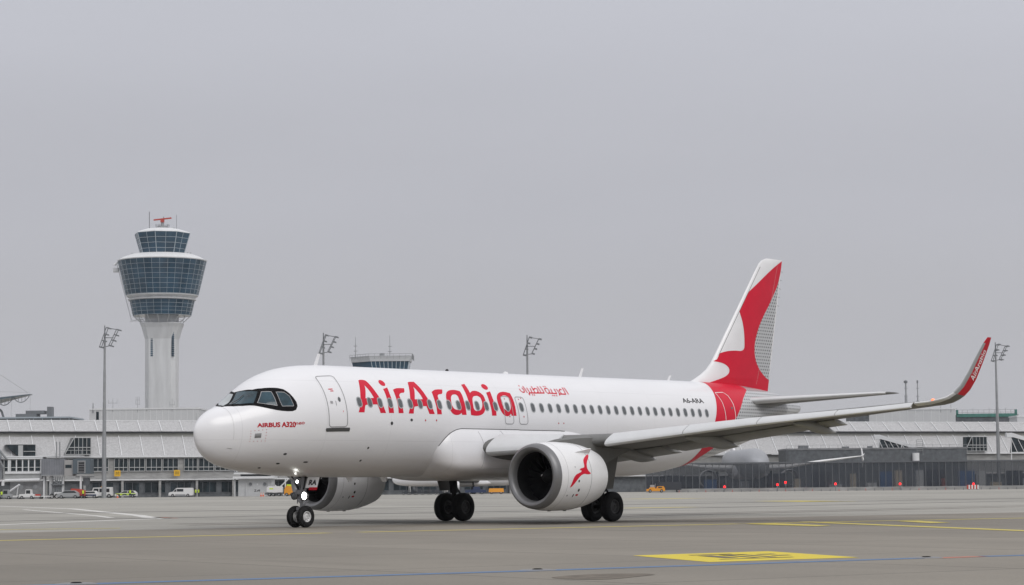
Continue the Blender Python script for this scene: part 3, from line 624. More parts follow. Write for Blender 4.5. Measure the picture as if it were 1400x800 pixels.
# pylons and engines
def engine(sgn, ex=11.20, ey=5.58, ez=1.735):
    c = P_(ex, sgn*ey, ez); 
    outer = [(.30,1.195),(.5,1.222),(.8,1.245),(1.2,1.256),(1.7,1.25),(2.1,1.225),(2.5,1.17),(2.9,1.085),(3.2,.995),(3.30,.965)]
    m = MB(); m.revolve(outer+[(3.28,.94),(2.8,.98),(2.0,.99)],72,'x',c); n = m.build('engine', WHITE2, JET, True, 50)
    m = MB(); m.revolve([(.30,1.197),(.18,1.178),(.09,1.148),(.03,1.10),(0,1.05),(.02,.975),(.07,.935),(.16,.90),(.28,.885)],72,'x',c); m.build('intake_lip', BARE, n, True)
    m = MB(); m.revolve([(.28,.885),(.6,.91),(1.05,.985),(1.3,1.0),(2.0,.99)],48,'x',c); m.build('intake_duct', INSIDE, n, True)
    m = MB(); 
    for k in range(18):
        a0 = 2*math.pi*k/18; rows=[]
        for i in range(6):
            r = .28+.70*i/5; tw = R_(25+38*i/5); ch = .20+.10*math.sin(math.pi*i/5*.7); sw = .05*math.sin(i/5*3)
            for s in (-1,1):
                dx = s*ch/2*math.cos(tw); dt = s*ch/2*math.sin(tw)/r+a0+sw; rows.append((c[0]+1.02+dx, c[1]+r*math.sin(dt), c[2]+r*math.cos(dt)))
        m.add(rows, [(2*i,2*i+1,2*i+3,2*i+2) for i in range(5)])
    m.build('fan_blades', FANM, n, True)
    m = MB(); m.revolve([(.62,.001),(.66,.06),(.80,.17),(.95,.25),(1.12,.29),(1.4,.29)],32,'x',c); sp = m.build('spinner', GREASE, n, True)
    m = MB(); pts=[]
    for i in range(6):
        t=i/9; r=.04+.09*t; a=2.2*t+.3; pts.append((c[0]+.655+.14*t-.006, c[1]+r*math.sin(a)*1.02, c[2]+r*math.cos(a)*1.02))
    m.poly(pts,.03,6); m.build('spinner_swirl', WMARK, sp)
    m = MB(); m.revolve([(2.0,.99),(2.0,.001)],48,'x',c); m.build('fan_wall', GREASE, n)
    # core nozzle and plug
    m = MB(); m.revolve([(2.1,.72),(3.0,.72),(3.5,.62),(3.82,.50),(3.8,.46),(3.4,.48)],48,'x',c); m.build('core_nozzle', HOT, n, True, 50)
    m = MB(); m.revolve([(3.3,.36),(3.8,.30),(4.15,.18),(4.43,.04),(4.45,.001)],32,'x',c); m.build('exhaust_plug', HOT, n, True)
    def nmap(off):
        def f(x,a):
            r = lerp([(p[0],p[1]) for p in [(0,1.05),(.03,1.10),(.18,1.178)]+outer],x)[0]+off; return Vector((c[0]+x, c[1]-r*math.sin(a), c[2]+r*math.cos(a)))
        return f
    # joint lines of cowl
    for x,w_ in ((.62,.010),(1.98,.022)): 
        m=MB(); r=lerp(outer,x)[0]; m.revolve([(x-w_/2,r+.001),(x-w_/2,r+.003),(x+w_/2,r+.003-.02*w_),(x+w_/2,r+.001)],72,'x',c); m.build('cowl_joint', LINE, n, True)
    # strakes
    if True:
        for a in (.80,): 
            f = nmap(-.01); g_ = nmap(.22); q = [f(1.34,a),f(2.3,a),g_(2.2,a),g_(2.1,a)]; q2=[f(1.34,a+.018),f(2.3,a+.018),g_(2.2,a+.018),g_(2.1,a+.018)]
            m=MB(); m.loft([q,q2]); m.build('strake', WHITE2, n)
            f2 = [Vector((p.x,2*c[1]-p.y,p.z)) for p in q]; f3 = [Vector((p.x,2*c[1]-p.y,p.z)) for p in q2]
            m=MB(); m.loft([f2,f3]); m.build('strake', WHITE2, n)
    m=MB(); 
    for xx in (1.0,1.9): m.box(c[0]+xx-.05,c[0]+xx+.05,c[1]-.04,c[1]+.04,c[2]-1.27,c[2]-1.18)
    m.build('drain_mast', GREASE, n)
    # access ports and stencils on the outer side
    for x,a,w_,h_,mt in ((1.215,1.72,.045,.04,BLK),(1.306,1.992,.055,.05,BLK),(1.10,2.166,.03,.06,BLK),(1.30,2.147,.08,.035,RED2),(1.03,1.311,.03,.02,LINE),(.77,2.17,.04,.03,LINE)):
        decal('cowl_port',[([(x+w_*math.cos(t),a+h_*math.sin(t)) for t in [k*.785 for k in range(8)]],[])],nmap(.004),mt,n,.1,.06)
    # pylon
    m = MB(); rings=[]
    for x,zt_,zb_,w_ in ((ex+.95,ez+1.20,ez+1.0,.06),(ex+1.5,ez+1.30,ez+.95,.20),(ex+2.3,ez+1.38,ez+.8,.27),(ex+3.2,ez+1.42,ez+.45,.28),(ex+4.2,ez+1.30,ez+.50,.25),(ex+5.4,ez+1.10,ez+.85,.12),(ex+6.0,ez+1.06,ez+.98,.03)):
        y=sgn*ey; rings.append([P_(x,y-w_,zb_),P_(x,y-w_,zt_),P_(x,y-w_*.4,zt_+.05),P_(x,y+w_*.4,zt_+.05),P_(x,y+w_,zt_),P_(x,y+w_,zb_),P_(x,y,zb_-.04)])
    m.loft(rings); m.build('pylon', WINGSHADE, JET, True, 40)
    return n, c, nmap, outer

eng, ec, nmp, outer_ = engine(-1); engine(1)
BIRD = [[2.16,0.8746],[2.077,0.9711],[1.794,1.1615],[1.706,1.3103],[1.764,1.4157],[1.922,1.4917],[1.872,1.5198],[1.667,1.5269],[1.528,1.5027],[1.31,1.5538],[1.139,1.6558],[0.968,1.7937],[0.813,1.9075],[0.758,1.9009],[0.872,1.6555],[1.003,1.5361],[1.212,1.4854],[1.345,1.4511],[1.369,1.4165],[1.253,1.3993],[1.317,1.3539],[1.48,1.3394],[1.584,1.3107],[1.599,1.1264],[1.723,1.0262],[2.016,0.8986]]
decal('red_bird_emblem', [(soft([tuple(p) for p in BIRD],75,2),[])], nmp(.006), RED, eng, .08,.05)

# ------------------------------------------------------------------ fin and tailplane
def fclip(L_):
    o=[]
    for x,z in L_:
        xl,xt=fin_edges(z); o.append((min(max(x,xl+(.17 if z>6.9 else .03)),xt-.02),z))
    return o
def fin_edges(z):
    xl = 30.89+(z-6.97)*.842; xt = 35.17+(z-5.3)*.231
    if z < 6.75: xl -= (6.75-z)**2*1.15
    return xl, xt
def fin_t(x, z):
    xl,xt = fin_edges(z); c = xt-xl; s = max(0.0005,min(1,(x-xl)/c)); cc = min(c,5.6); return naca(s,.10)*cc
def fin_map(off, sgn=-1): return lambda x,z: Vector(P_(x, sgn*(fin_t(x,z)+off), z))
m = MB(); rings=[]
for z in [5.0,5.3,5.6,5.8,6.0,6.2,6.45,6.75,7.2,8,9,10,11,11.45,11.62,11.70,11.735]:
    xl,xt = fin_edges(z); k = 0 if z < 11.3 else ((z-11.3)/.435)**3; xl += k*.42; f = 1-.8*k
    rings.append([P_(xl+(xt-xl)*s, -fin_t(*( (xl+(xt-xl)*s), z))*f, z) for s in CS[::-1]]+[P_(xl+(xt-xl)*s, fin_t(xl+(xt-xl)*s, z)*f, z) for s in CS[1:-1]])
m.loft(rings); fin = m.build('tail_fin', WHITE2, JET, True, 50)
FR = [[36.642,11.697],[36.551,11.333],[36.38,10.896],[36.133,10.456],[35.733,10.009],[35.257,9.476],[34.709,8.944],[34.315,8.423],[33.996,7.825],[33.949,7.325],[34.069,6.914],[34.474,6.512],[34.991,6.236],[35.35,6.121],[35.24,5.574],[34.741,5.562],[34.216,5.548],[33.176,5.439],[31.721,5.403],[30.308,5.73],[30.03,5.827],[30.739,5.985],[31.313,6.124],[31.676,6.274],[31.796,6.424],[31.758,6.57],[31.546,6.701],[31.191,6.795],[30.765,6.836],[30.914,7.045],[31.276,7.221],[31.781,7.322],[32.362,7.362],[32.799,7.346],[33.066,7.456],[33.104,7.705],[33.094,8.283],[33.019,8.693],[32.886,9.099],[32.896,9.431],[33.248,9.823],[34.081,10.331],[35.158,10.986],[36.093,11.472]]
FG = [[36.591,11.591],[36.551,11.333],[36.38,10.896],[36.133,10.456],[35.733,10.009],[35.257,9.476],[34.709,8.944],[34.315,8.423],[33.996,7.825],[33.949,7.325],[34.069,6.914],[34.474,6.512],[34.991,6.236],[35.35,6.121],[35.38,6.6],[35.7,8.0],[36.0,9.3],[36.3,10.6],[36.52,11.5]]
for sgn in (-1,1):
    decal('red_fin_emblem', [(fclip(soft([tuple(p) for p in FR],60,3)),[])], fin_map(.006,sgn), RED, fin, .08,.12)
    decal('dotted_fin_paint', [(fclip(soft([tuple(p) for p in FG],40,3)),[])], fin_map(.004,sgn), DOTS, fin, .12,.15)
    decal('rudder_hinge', [(ribbon([(34.05+(z-5.7)*.37*1.0,z) for z in (5.9,7,8,9,10,11,11.6)],.012),[])], fin_map(.008,sgn), SEAMP, fin, .3,.3)
    decal('fin_edge_line', [(ribbon([(fin_edges(z)[0]+.16,z) for z in (7.1,8,9,10,11,11.3)],.018),[])], fin_map(.008,sgn), DARKL, fin, .3,.3)
m = MB()
for z in (7.5,7.7,7.9): m.tube(P_(31.1+(z-7.5)*.8,-.0,z),P_(30.75+(z-7.5)*.8,0,z+.1),.02,n=6)
m = MB()
for k in range(5): z=9.6+.4*k; xt=fin_edges(z)[1]; m.tube(P_(xt-.02,0,z),P_(xt+.16,0,z-.02),.008,n=5)
m.build('static_wick', BLK, fin)
ST = [(0.3,30.9,5.00,35.3,5.03),(0.9,31.35,5.04,35.45,5.07),(6.05,34.95,5.33,36.30,5.34),(6.18,35.20,5.335,36.35,5.345),(6.225,35.6,5.34,36.36,5.345)]
for sgn in (-1,1):
    m = MB(); m.loft([section(y,a,b,c_,d,.10,0,sgn,-.003) for y,a,b,c_,d in ST]); st = m.build('tailplane', WINGSHADE, JET, True, 50)
    def lesk(y,a,b,c_,d):
        c=c_-a;o=[]
        for sd in (1,-1):
            ss=[.10*(1-i/6)**2 for i in range(7)]
            for s in (ss if sd==1 else ss[::-1][1:]): o.append(P_(a+c*s-.005,sgn*y,b+(d-b)*s+sd*(naca(s,.10)*c+.005)))
        return o
    m = MB(); m.loft([lesk(*r) for r in ST[1:4]],False,False,False); m.build('tailplane_leading_edge', SLATW, st, True)

# ------------------------------------------------------------------ landing gear
def wheel(name, x, y, r, w, rimr, out, rim_mat=RIM, par=JET):
    """out = -1 when the hub faces port"""
    root = MB(); prof=[(-w/2*.55,rimr),(-w/2*.9,rimr+.03),(-w/2,rimr+.09),(-w/2*.96,r-.09),(-w/2*.72,r-.02),(-w/2*.3,r),(w/2*.3,r),(w/2*.72,r-.02),(w/2*.96,r-.09),(w/2,rimr+.09),(w/2*.9,rimr+.03),(w/2*.55,rimr)]
    # circumferential grooves
    g=[]
    for a,b in prof[:6]: g.append((a,b))
    for k in (-.5,0,.5):
        g += [(k*w/2*.5-.012,r),(k*w/2*.5-.008,r-.012),(k*w/2*.5+.008,r-.012),(k*w/2*.5+.012,r)]
    g += prof[6:]
    root.revolve(g,48,'y',P_(x,y,r)); t = root.build(name, RUBBER, par, True, 35)
    for sd in (-1,1):
        m = MB(); m.revolve([(sd*w/2*.56,rimr+.004),(sd*w/2*.80,rimr-.005),(sd*w/2*.80,rimr-.03),(sd*w/2*.45,rimr-.05),(sd*w/2*.35,rimr*.62),(sd*w/2*.62,rimr*.42),(sd*w/2*.66,rimr*.22),(sd*w/2*.5,rimr*.2),(sd*w/2*.5,.001)],32,'y',P_(x,y,r)); m.build('wheel_rim', rim_mat, t, True, 40)
        m = MB()
        for k in range(9): a=2*math.pi*k/9; m.revolve([(sd*w/2*.38,.001),(sd*w/2*.38,.022),(sd*w/2*.45,.022),(sd*w/2*.45,.001)],8,'y',P_(x+rimr*.74*math.sin(a),y,r+rimr*.74*math.cos(a)))
        m.build('rim_hole', BLK, t)
    return t
for s in (-1,1): wheel('nose_wheel', 5.07, s*.25, .385, .23, .195, s)
m = MB(); m.tube(P_(5.07,0,.385),P_(5.16,0,1.15),.055,n=16); m.tube(P_(5.15,0,.95),P_(5.25,0,1.95),.095,n=20); m.tube(P_(5.07,-.22,.385),P_(5.07,.22,.385),.05,n=12)
m.tube(P_(5.2,0,1.35),P_(4.35,0,1.9),.04,n=10); m.tube(P_(5.12,.0,.72),P_(5.45,0,.95),.03,n=8); m.tube(P_(5.45,0,.95),P_(5.24,0,1.30),.03,n=8); m.tube(P_(5.15,0,1.0),P_(5.2,0,1.75),.13,.15,n=16); m.tube(P_(5.0,-.1,1.2),P_(5.05,-.1,1.85),.03,n=8); m.tube(P_(5.02,.1,.85),P_(5.05,.12,1.7),.022,n=8); m.box(-.12,.10,-.13,.13,1.18,1.34)
m.box(4.92-5.07,5.05-5.07,-.06,.06,.60,.72)
m.tube(P_(5.10,-.16,1.30),P_(5.10,.16,1.30),.045,n=10); m.tube(P_(5.13,-.09,1.5),P_(5.0,-.09,1.0),.02,n=6)
m.build('nose_gear_leg', STEEL, JET, True, 40)
for y_,x_ in ((-.30,5.02),(.22,5.02)):
    m = MB(); m.revolve([(.0,.14),(-.06,.145),(-.075,.13)],20,'x',P_(x_,y_,1.12)); m.revolve([(.0,.14),(.09,.08),(.11,.001)],20,'x',P_(x_,y_,1.12)); m.tube(P_(x_+.05,y_,1.12),P_(5.14,0,1.16),.03,n=6); h = m.build('landing_light', BARE, JET, True)
    m = MB(); m.revolve([(-.09,.001),(-.05,.13)],20,'x',P_(x_,y_,1.12)); m.build('light_lens', LAMPON if y_<0 else PANE, h)
m = MB(); m.revolve([(0,.06),(-.04,.065),(-.05,.055),(-.05,.001)],16,'x',P_(4.72,-.24,1.62)); m.tube(P_(4.75,-.24,1.62),P_(5.0,-.1,1.75),.02,n=6); h=m.build('taxi_light', BARE, JET, True)
m = MB(); m.revolve([(-.056,.001),(-.056,.06)],16,'x',P_(4.72,-.24,1.62)); m.build('light_lens', LAMPON2, h)
m = MB(); m.tube(P_(5.2,-.16,1.9),P_(5.1,-.12,1.3),.03,n=6); m.tube(P_(5.2,.16,1.9),P_(5.1,.12,1.3),.03,n=6); m.tube(P_(4.6,0,1.85),P_(5.05,0,1.25),.035,n=6); m.build('steering_links', GREASE, JET, True)
# plate carried on the leg, facing forward and to port
pl = Matrix.Translation(Vector(P_(5.36,-.30,1.40))) @ Matrix.Rotation(R_(-45),4,'Z')
def plp(x,y,z): return pl @ Vector((x,y,z))
def plate(name, x0,x1,z0,z1,y,mat,par,t=.012,sh=.0):
    m=MB(); m.loft([[plp(x0,y,z0),plp(x1,y,z0),plp(x1+sh*(z1-z0),y,z1),plp(x0+sh*(z1-z0),y,z1)],[plp(x0,y-t,z0),plp(x1,y-t,z0),plp(x1+sh*(z1-z0),y-t,z1),plp(x0+sh*(z1-z0),y-t,z1)]]); return m.build(name,mat,par)
pt_ = plate('registration_plate',-.25,.17,.0,.38,0,WHITE2,JET,.015,.25)
plate('plate_red_strip',-.13,.16,-.08,.02,-.02,RED2,pt_,.016,.25)
text_decal('plate_letters','RA',.24,lambda a,b: plp(-.16+a+.25*(b+.1),-.02,.11+b),BLK,pt_,.012,.28)
# main gear
for s in (-1,1):
    y0 = s*3.795
    for k in (-1,1): wheel('main_wheel', 17.71, y0+k*.465, .575, .42, .27, s, RIMD)
    m = MB(); m.tube(P_(17.71,y0-.42,.575),P_(17.71,y0+.42,.575),.08,n=14); m.tube(P_(17.71,y0,.55),P_(17.70,y0*1.0,1.35),.10,n=18); m.tube(P_(17.70,y0,1.15),P_(17.55,y0,2.75),.165,n=20)
    m.tube(P_(17.66,y0,1.9),P_(17.6,y0-s*1.7,2.15),.07,n=12); m.tube(P_(17.66,y0,1.35),P_(17.3,y0-s*.1,2.5),.04,n=8)
    m.tube(P_(17.75,y0,.75),P_(18.15,y0,1.05),.04,n=8); m.tube(P_(18.15,y0,1.05),P_(17.78,y0,1.45),.04,n=8)
    m.build('main_gear_leg', GREASE, JET, True, 40)
    m = MB(); yo = y0+s*.36
    m.loft([[P_(17.25,yo,1.25),P_(17.9,yo,1.25),P_(18.0,yo+s*.25,2.75),P_(17.0,yo+s*.25,2.75)],[P_(17.25,yo+s*.03,1.25),P_(17.9,yo+s*.03,1.25),P_(18.0,yo+s*.28,2.75),P_(17.0,yo+s*.28,2.75)]]); m.build('main_gear_door', WINGSHADE, JET)  # white door in dark grey: the shade under the wing is painted in
# ------------------------------------------------------------------ ground
def ground_material():
    m = bpy.data.materials.new('apron_concrete'); m.use_nodes = True; nt = m.node_tree; b = nt.nodes['Principled BSDF']; N = nt.nodes.new; K = nt.links.new
    b.inputs['Roughness'].default_value = .78; b.inputs['Specular IOR Level'].default_value = .35
    t = N('ShaderNodeTexCoord')
    rot = N('ShaderNodeMapping'); rot.inputs['Rotation'].default_value = (0,0,R_(APRON_ROT)); K(t.outputs['Object'], rot.inputs[0])
    s = N('ShaderNodeSeparateXYZ'); K(rot.outputs[0], s.inputs[0])
    def MA(op, a, b_=None, c=None):
        n = N('ShaderNodeMath'); n.operation = op
        for i,x in enumerate((a,b_,c)):
            if x is None: continue
            if isinstance(x,(int,float)): n.inputs[i].default_value = x
            else: K(x, n.inputs[i])
        return n.outputs[0]
    def noise(scale, detail=5, vec=None, rough=.6, stretch=None):
        n = N('ShaderNodeTexNoise'); n.inputs['Scale'].default_value = scale; n.inputs['Detail'].default_value = detail; n.inputs['Roughness'].default_value = rough
        if stretch:
            mp_ = N('ShaderNodeMapping'); mp_.inputs['Scale'].default_value = stretch; K(rot.outputs[0], mp_.inputs[0]); K(mp_.outputs[0], n.inputs['Vector'])
        else: K(t.outputs['Object'], n.inputs['Vector'])
        return n.outputs['Fac']
    S = 7.5
    # slab index -> tone
    fx = MA('DIVIDE', s.outputs['X'], S); fy = MA('DIVIDE', s.outputs['Y'], S)
    cmb = N('ShaderNodeCombineXYZ'); K(MA('FLOOR', fx), cmb.inputs[0]); K(MA('FLOOR', fy), cmb.inputs[1])
    wn_ = N('ShaderNodeTexWhiteNoise'); wn_.noise_dimensions = '2D'; K(cmb.outputs[0], wn_.inputs['Vector'])
    jx = MA('ABSOLUTE', MA('SUBTRACT', MA('FRACT', fx), .5)); jy = MA('ABSOLUTE', MA('SUBTRACT', MA('FRACT', fy), .5))
    joint = MA('MAXIMUM', MA('GREATER_THAN', jx, .5-.04/S), MA('GREATER_THAN', jy, .5-.04/S))
    big = noise(.022, 4, stretch=(1,.35,1)); mid = noise(.18, 6, stretch=(1,.5,1)); fine = noise(9, 6, rough=.75); grit = noise(60, 3, rough=.8)
    v = MA('MULTIPLY_ADD', big, .90, .55)
    v = MA('MULTIPLY', v, MA('MULTIPLY_ADD', mid, .60, .70)); v = MA('MULTIPLY', v, MA('MULTIPLY_ADD', wn_.outputs['Value'], .12, .94))
    v = MA('MULTIPLY', v, MA('MULTIPLY_ADD', fine, .5, .75)); v = MA('MULTIPLY', v, MA('MULTIPLY_ADD', grit, .5, .75))
    v = MA('MULTIPLY', v, MA('MULTIPLY_ADD', joint, -.45, 1))
    # tyre and oil stains
    st = N('ShaderNodeMapRange'); st.inputs[1].default_value = .60; st.inputs[2].default_value = .74; st.inputs[3].default_value = 1; st.inputs[4].default_value = .68; K(noise(.35, 5, stretch=(1,.12,1)), st.inputs[0])
    v = MA('MULTIPLY', v, st.outputs[0])
    # asphalt-brown lane under the airliner versus pale concrete beyond it
    lane = N('ShaderNodeMapRange'); lane.inputs[1].default_value = LANE0; lane.inputs[2].default_value = LANE0+1.2; lane.inputs[3].default_value = 1; lane.inputs[4].default_value = 0
    wob = MA('MULTIPLY_ADD', noise(.4,3), 1.0, s.outputs['Y']); K(wob, lane.inputs[0])
    mx = N('ShaderNodeMix'); mx.data_type = 'RGBA'; K(lane.outputs[0], mx.inputs['Factor']); mx.inputs['A'].default_value = (.32,.308,.276,1); mx.inputs['B'].default_value = (.205,.186,.156,1)
    sc = N('ShaderNodeVectorMath'); sc.operation = 'SCALE'; K(mx.outputs['Result'], sc.inputs[0]); K(v, sc.inputs['Scale']); K(sc.outputs[0], b.inputs['Base Color'])
    bp = N('ShaderNodeBump'); bp.inputs['Strength'].default_value = .35; bp.inputs['Distance'].default_value = .01; K(fine, bp.inputs['Height']); K(bp.outputs[0], b.inputs['Normal'])
    return m
APRON_ROT = 12.5; LANE0 = 3.0
# yellow lane centreline runs from (-12.5,-5.6) to (26.3,-17.2): rotate the slab grid with it
APRON_ROT = math.degrees(math.atan2(11.6,38.8))
GM = ground_material()
def sheet(name, pts, z, mat, label=None):
    bm = bmesh.new(); vs_ = [bm.verts.new((p[0],p[1],z)) for p in pts]
    for t in tessellate_polygon([[Vector((p[0],p[1],0)) for p in pts]]): bm.faces.new([vs_[i] for i in t])
    bmesh.ops.recalc_face_normals(bm, faces=bm.faces)
    for f in bm.faces:
        if f.normal.z < 0: f.normal_flip()
    me = bpy.data.meshes.new(name); bm.to_mesh(me); bm.free(); return link(name, me, mat)
g = sheet('ground', [(-1200,-1200),(1900,-1200),(1900,1900),(-1200,1900)], 0, GM); tag(g, kind='structure')
def paint(name, color, wear=.45):
    m = bpy.data.materials.new(name); m.use_nodes = True; nt = m.node_tree; b = nt.nodes['Principled BSDF']; N = nt.nodes.new; K = nt.links.new
    b.inputs['Roughness'].default_value = .65
    t = N('ShaderNodeTexCoord'); n = N('ShaderNodeTexNoise'); n.inputs['Scale'].default_value = 3.5; n.inputs['Detail'].default_value = 9; n.inputs['Roughness'].default_value = .8; K(t.outputs['Object'], n.inputs['Vector'])
    r = N('ShaderNodeMapRange'); r.inputs[1].default_value = .50; r.inputs[2].default_value = .72; r.inputs[4].default_value = wear; K(n.outputs['Fac'], r.inputs[0])
    mx = N('ShaderNodeMix'); mx.data_type = 'RGBA'; K(r.outputs[0], mx.inputs['Factor']); mx.inputs['A'].default_value = (*color,1); mx.inputs['B'].default_value = (.17,.16,.15,1); K(mx.outputs['Result'], b.inputs['Base Color'])
    return m
PY = paint('yellow_road_paint', (.56,.46,.08), .7); PYB = paint('bright_yellow_road_paint', (.66,.52,.015), .35); PB = paint('blue_road_paint', (.08,.165,.32), .6); PW = paint('white_road_paint', (.62,.61,.58), .7); PR = paint('red_road_paint', (.45,.15,.10), .9)
SEAL = material('joint_seal_tar', (.07,.068,.065), .8); STAIN = material('rust_brown_stain', (.135,.115,.09), .9, noise=.5, nscale=3)
TRACK = material('tyre_rubber_marks', (.135,.118,.10), .85, noise=.4, nscale=.6, stretch=(1,.2,1))
def gline(name, pts, w, mat, z=.004):
    o = sheet(name, ribbon(pts, w), z, mat); return tag(o, kind='structure')
gline('yellow_taxi_line', [(-40,1.2),(-12.45,-5.63),(-1.92,-8.21)], .62, PY)
gline('yellow_taxi_line', [(-0.81,-8.46),(13.85,-12.73)], .62, PY)
gline('yellow_taxi_line', [(14.27,-12.76),(26.34,-17.24),(60,-30)], .62, PY)
gline('yellow_taxi_line', [(17.8,-12.9),(12,-19.9),(5.42,-27.96),(0,-35)], .62, PY, .008)
gline('blue_road_line', [(-38,-29),(-31.06,-31.63),(-24.51,-34.3),(-16.34,-37.02)], .42, PB)
gline('red_road_line', [(-16.15,-37.28),(-15.09,-37.59)], .40, PR)
gline('blue_road_line', [(-14.99,-37.62),(-14.16,-38.0),(-8,-40.5)], .42, PB)
tag(sheet('yellow_stand_block', [(-17.03,-31.13),(-13.63,-32.03),(-16.37,-35.82),(-19.6,-34.73)], .004, PYB), kind='structure')
# worn black characters of the stand block, unreadable at this angle
rnd = random.Random(4)
A0,B0,C0,D0 = Vector((-17.03,-31.13)),Vector((-13.63,-32.03)),Vector((-16.37,-35.82)),Vector((-19.6,-34.73))
def blk(u,v): return tuple((A0*(1-u)+B0*u)*(1-v)+(D0*(1-u)+C0*u)*v)
mk_ = MB()
for u0,v0,du,dv in ((.30,.30,.10,.34),(.46,.28,.05,.42),(.46,.28,.16,.06),(.58,.30,.05,.40),(.70,.32,.12,.07),(.70,.50,.12,.06),(.30,.18,.3,.05),(.2,.74,.5,.04)):
    p=[blk(u0,v0),blk(u0+du,v0),blk(u0+du,v0+dv),blk(u0,v0+dv)]; mk_.quad(*[(q[0],q[1],.008) for q in p])
tag(mk_.build('stand_block_markings', STAIN), kind='structure')
gline('white_road_line', [(90,127),(65.1,85.4),(32.2,39.8),(25.5,31.2),(23.0,27.2),(20.1,25.87),(13.64,22.86),(7.18,19.73),(-6,14)], .75, PW)
gline('white_road_line', [(60,85),(31,42),(24.5,33)], .4, PW)
gline('yellow_guide_line', [(-1.5,10.3),(2.67,6.87)], .6, PY)
gline('red_road_line', [(25.4,30.4),(23.18,26.96)], .8, PR)
gline('yellow_guide_line', [(61.04,27.88),(65.98,26.12)], 2.2, PY)
gline('yellow_guide_line', [(147.09,89.19),(144.17,82.76)], 7, PY)
gline('yellow_guide_line', [(110.5,48.9),(100.91,37.1)], 4, PY)
tag(sheet('yellow_stand_block', [(13.26,-13.43),(14.66,-13.71),(11.34,-18.06),(10.1,-18.3)], .012, PY), kind='structure')
tag(sheet('yellow_stand_block', [(19.19,-15.88),(19.97,-16.32),(16.73,-19.44),(15.6,-19.3)], .012, PY), kind='structure')
tag(sheet('brown_stain', chaikin([(-26.18,-36.39),(-25.4,-36.2),(-24.72,-36.23),(-24.3,-36.8),(-24.57,-37.23),(-25.6,-37.5),(-26.44,-37.68),(-26.6,-37.0)],2), .004, STAIN), kind='structure')
gline('tar_joint', [(-60,37.0),(40,26.9),(60,22.3),(100,20.5)], 1.1, SEAL)
gline('tyre_track', [(8,9),(30,4.5),(60,2),(110,-4)], .9, TRACK)
gline('tyre_track', [(10,12),(32,7.5),(62,5),(112,-1)], .7, TRACK)
gline('tar_joint', [(-60,84),(60,52),(160,20)], 2.0, SEAL)
def lid(x,y,label):
    m = MB(); m.revolve([(0,.001),(.014,.001),(.016,.24),(.004,.31),(0,.32)],24,'z',(x,y,.001)); 
    o = m.build('inset_ground_light', BARE); m2 = MB(); m2.revolve([(.017,.001),(.030,.06),(.017,.09)],16,'z',(x,y,.001)); m2.build('lens', BLACK, o)
    return tag(o, label, 'ground light', 'inset lights along the blue line')
lid(-23.91,-34.34,'inset ground light beside the blue line near the brown stain'); lid(-31.1,-31.5,'inset ground light at the left end of the blue line'); lid(-16.1,-37.06,'inset ground light where the blue line turns red')

# ------------------------------------------------------------------ background materials
ROOFM = material('perforated_roof_panel', (.43,.43,.435), .55, noise=.22, nscale=2.6, bump=.2)
RIBM = material('white_steel', (.68,.69,.70), .5, noise=.06, nscale=1)
CONC = material('facade_concrete', (.30,.30,.295), .8, noise=.32, nscale=.8, stretch=(.4,1,1.5))
CONCD = material('dark_facade_panel', (.10,.11,.12), .7, noise=.45, nscale=.9)
BEIGE = material('beige_fascia', (.36,.36,.335), .7, noise=.16, nscale=.5)
WINM = material('facade_window_glass', (.022,.032,.038), .15, noise=.9, nscale=.5, stretch=(1,1,.4), spec=.25)
WIND = material('dark_recess', (.02,.022,.026), .5)
MULL = material('window_frame_white', (.44,.45,.455), .5)
MAST = material('galvanised_mast', (.30,.31,.32), .5, metal=.3, noise=.12, nscale=1.5)
MASTD = material('floodlight_housing', (.16,.17,.18), .5)
YEL = material('yellow_sign_paint', (.72,.42,.02), .5)
ORANGE = material('orange_vehicle_paint', (.72,.30,.02), .45)
TOWERC = material('tower_concrete', (.60,.61,.62), .7, noise=.14, nscale=.6, stretch=(1,1,.12))
TGLASS = material('tower_glass', (.03,.07,.11), .12, noise=.5, nscale=.25)
TFRAME = material('tower_mullion', (.36,.41,.45), .5)
VWHITE = material('van_white_paint', (.72,.72,.72), .35)
VGREY = material('vehicle_grey_paint', (.33,.34,.35), .4)
VBLUE = material('dark_blue_paint', (.02,.035,.09), .4)
VGLASS = material('vehicle_glass', (.03,.035,.04), .1)
HIVIS = material('high_visibility_yellow', (.55,.75,.03), .7)
CLOTHD = material('dark_work_clothes', (.03,.035,.05), .85)
SKIN = material('skin', (.45,.28,.2), .6)
VRED = material('vehicle_red_paint', (.45,.06,.04), .45)
CONEO = material('traffic_cone_orange', (.75,.13,.04), .6)
GREEN = material('green_scaffold_net', (.07,.20,.17), .8, noise=.3, nscale=1)
REDL = material('lit_red_obstruction_light', (1,.02,.02), .4, emit=(1,.015,.02), estr=2.2)
SMOKE = material('smoked_fence_glass', (.028,.036,.05), .25)
SMOKE.node_tree.nodes['Principled BSDF'].inputs['Alpha'].default_value = .52
FENCEP = material('fence_post_steel', (.10,.108,.12), .5)

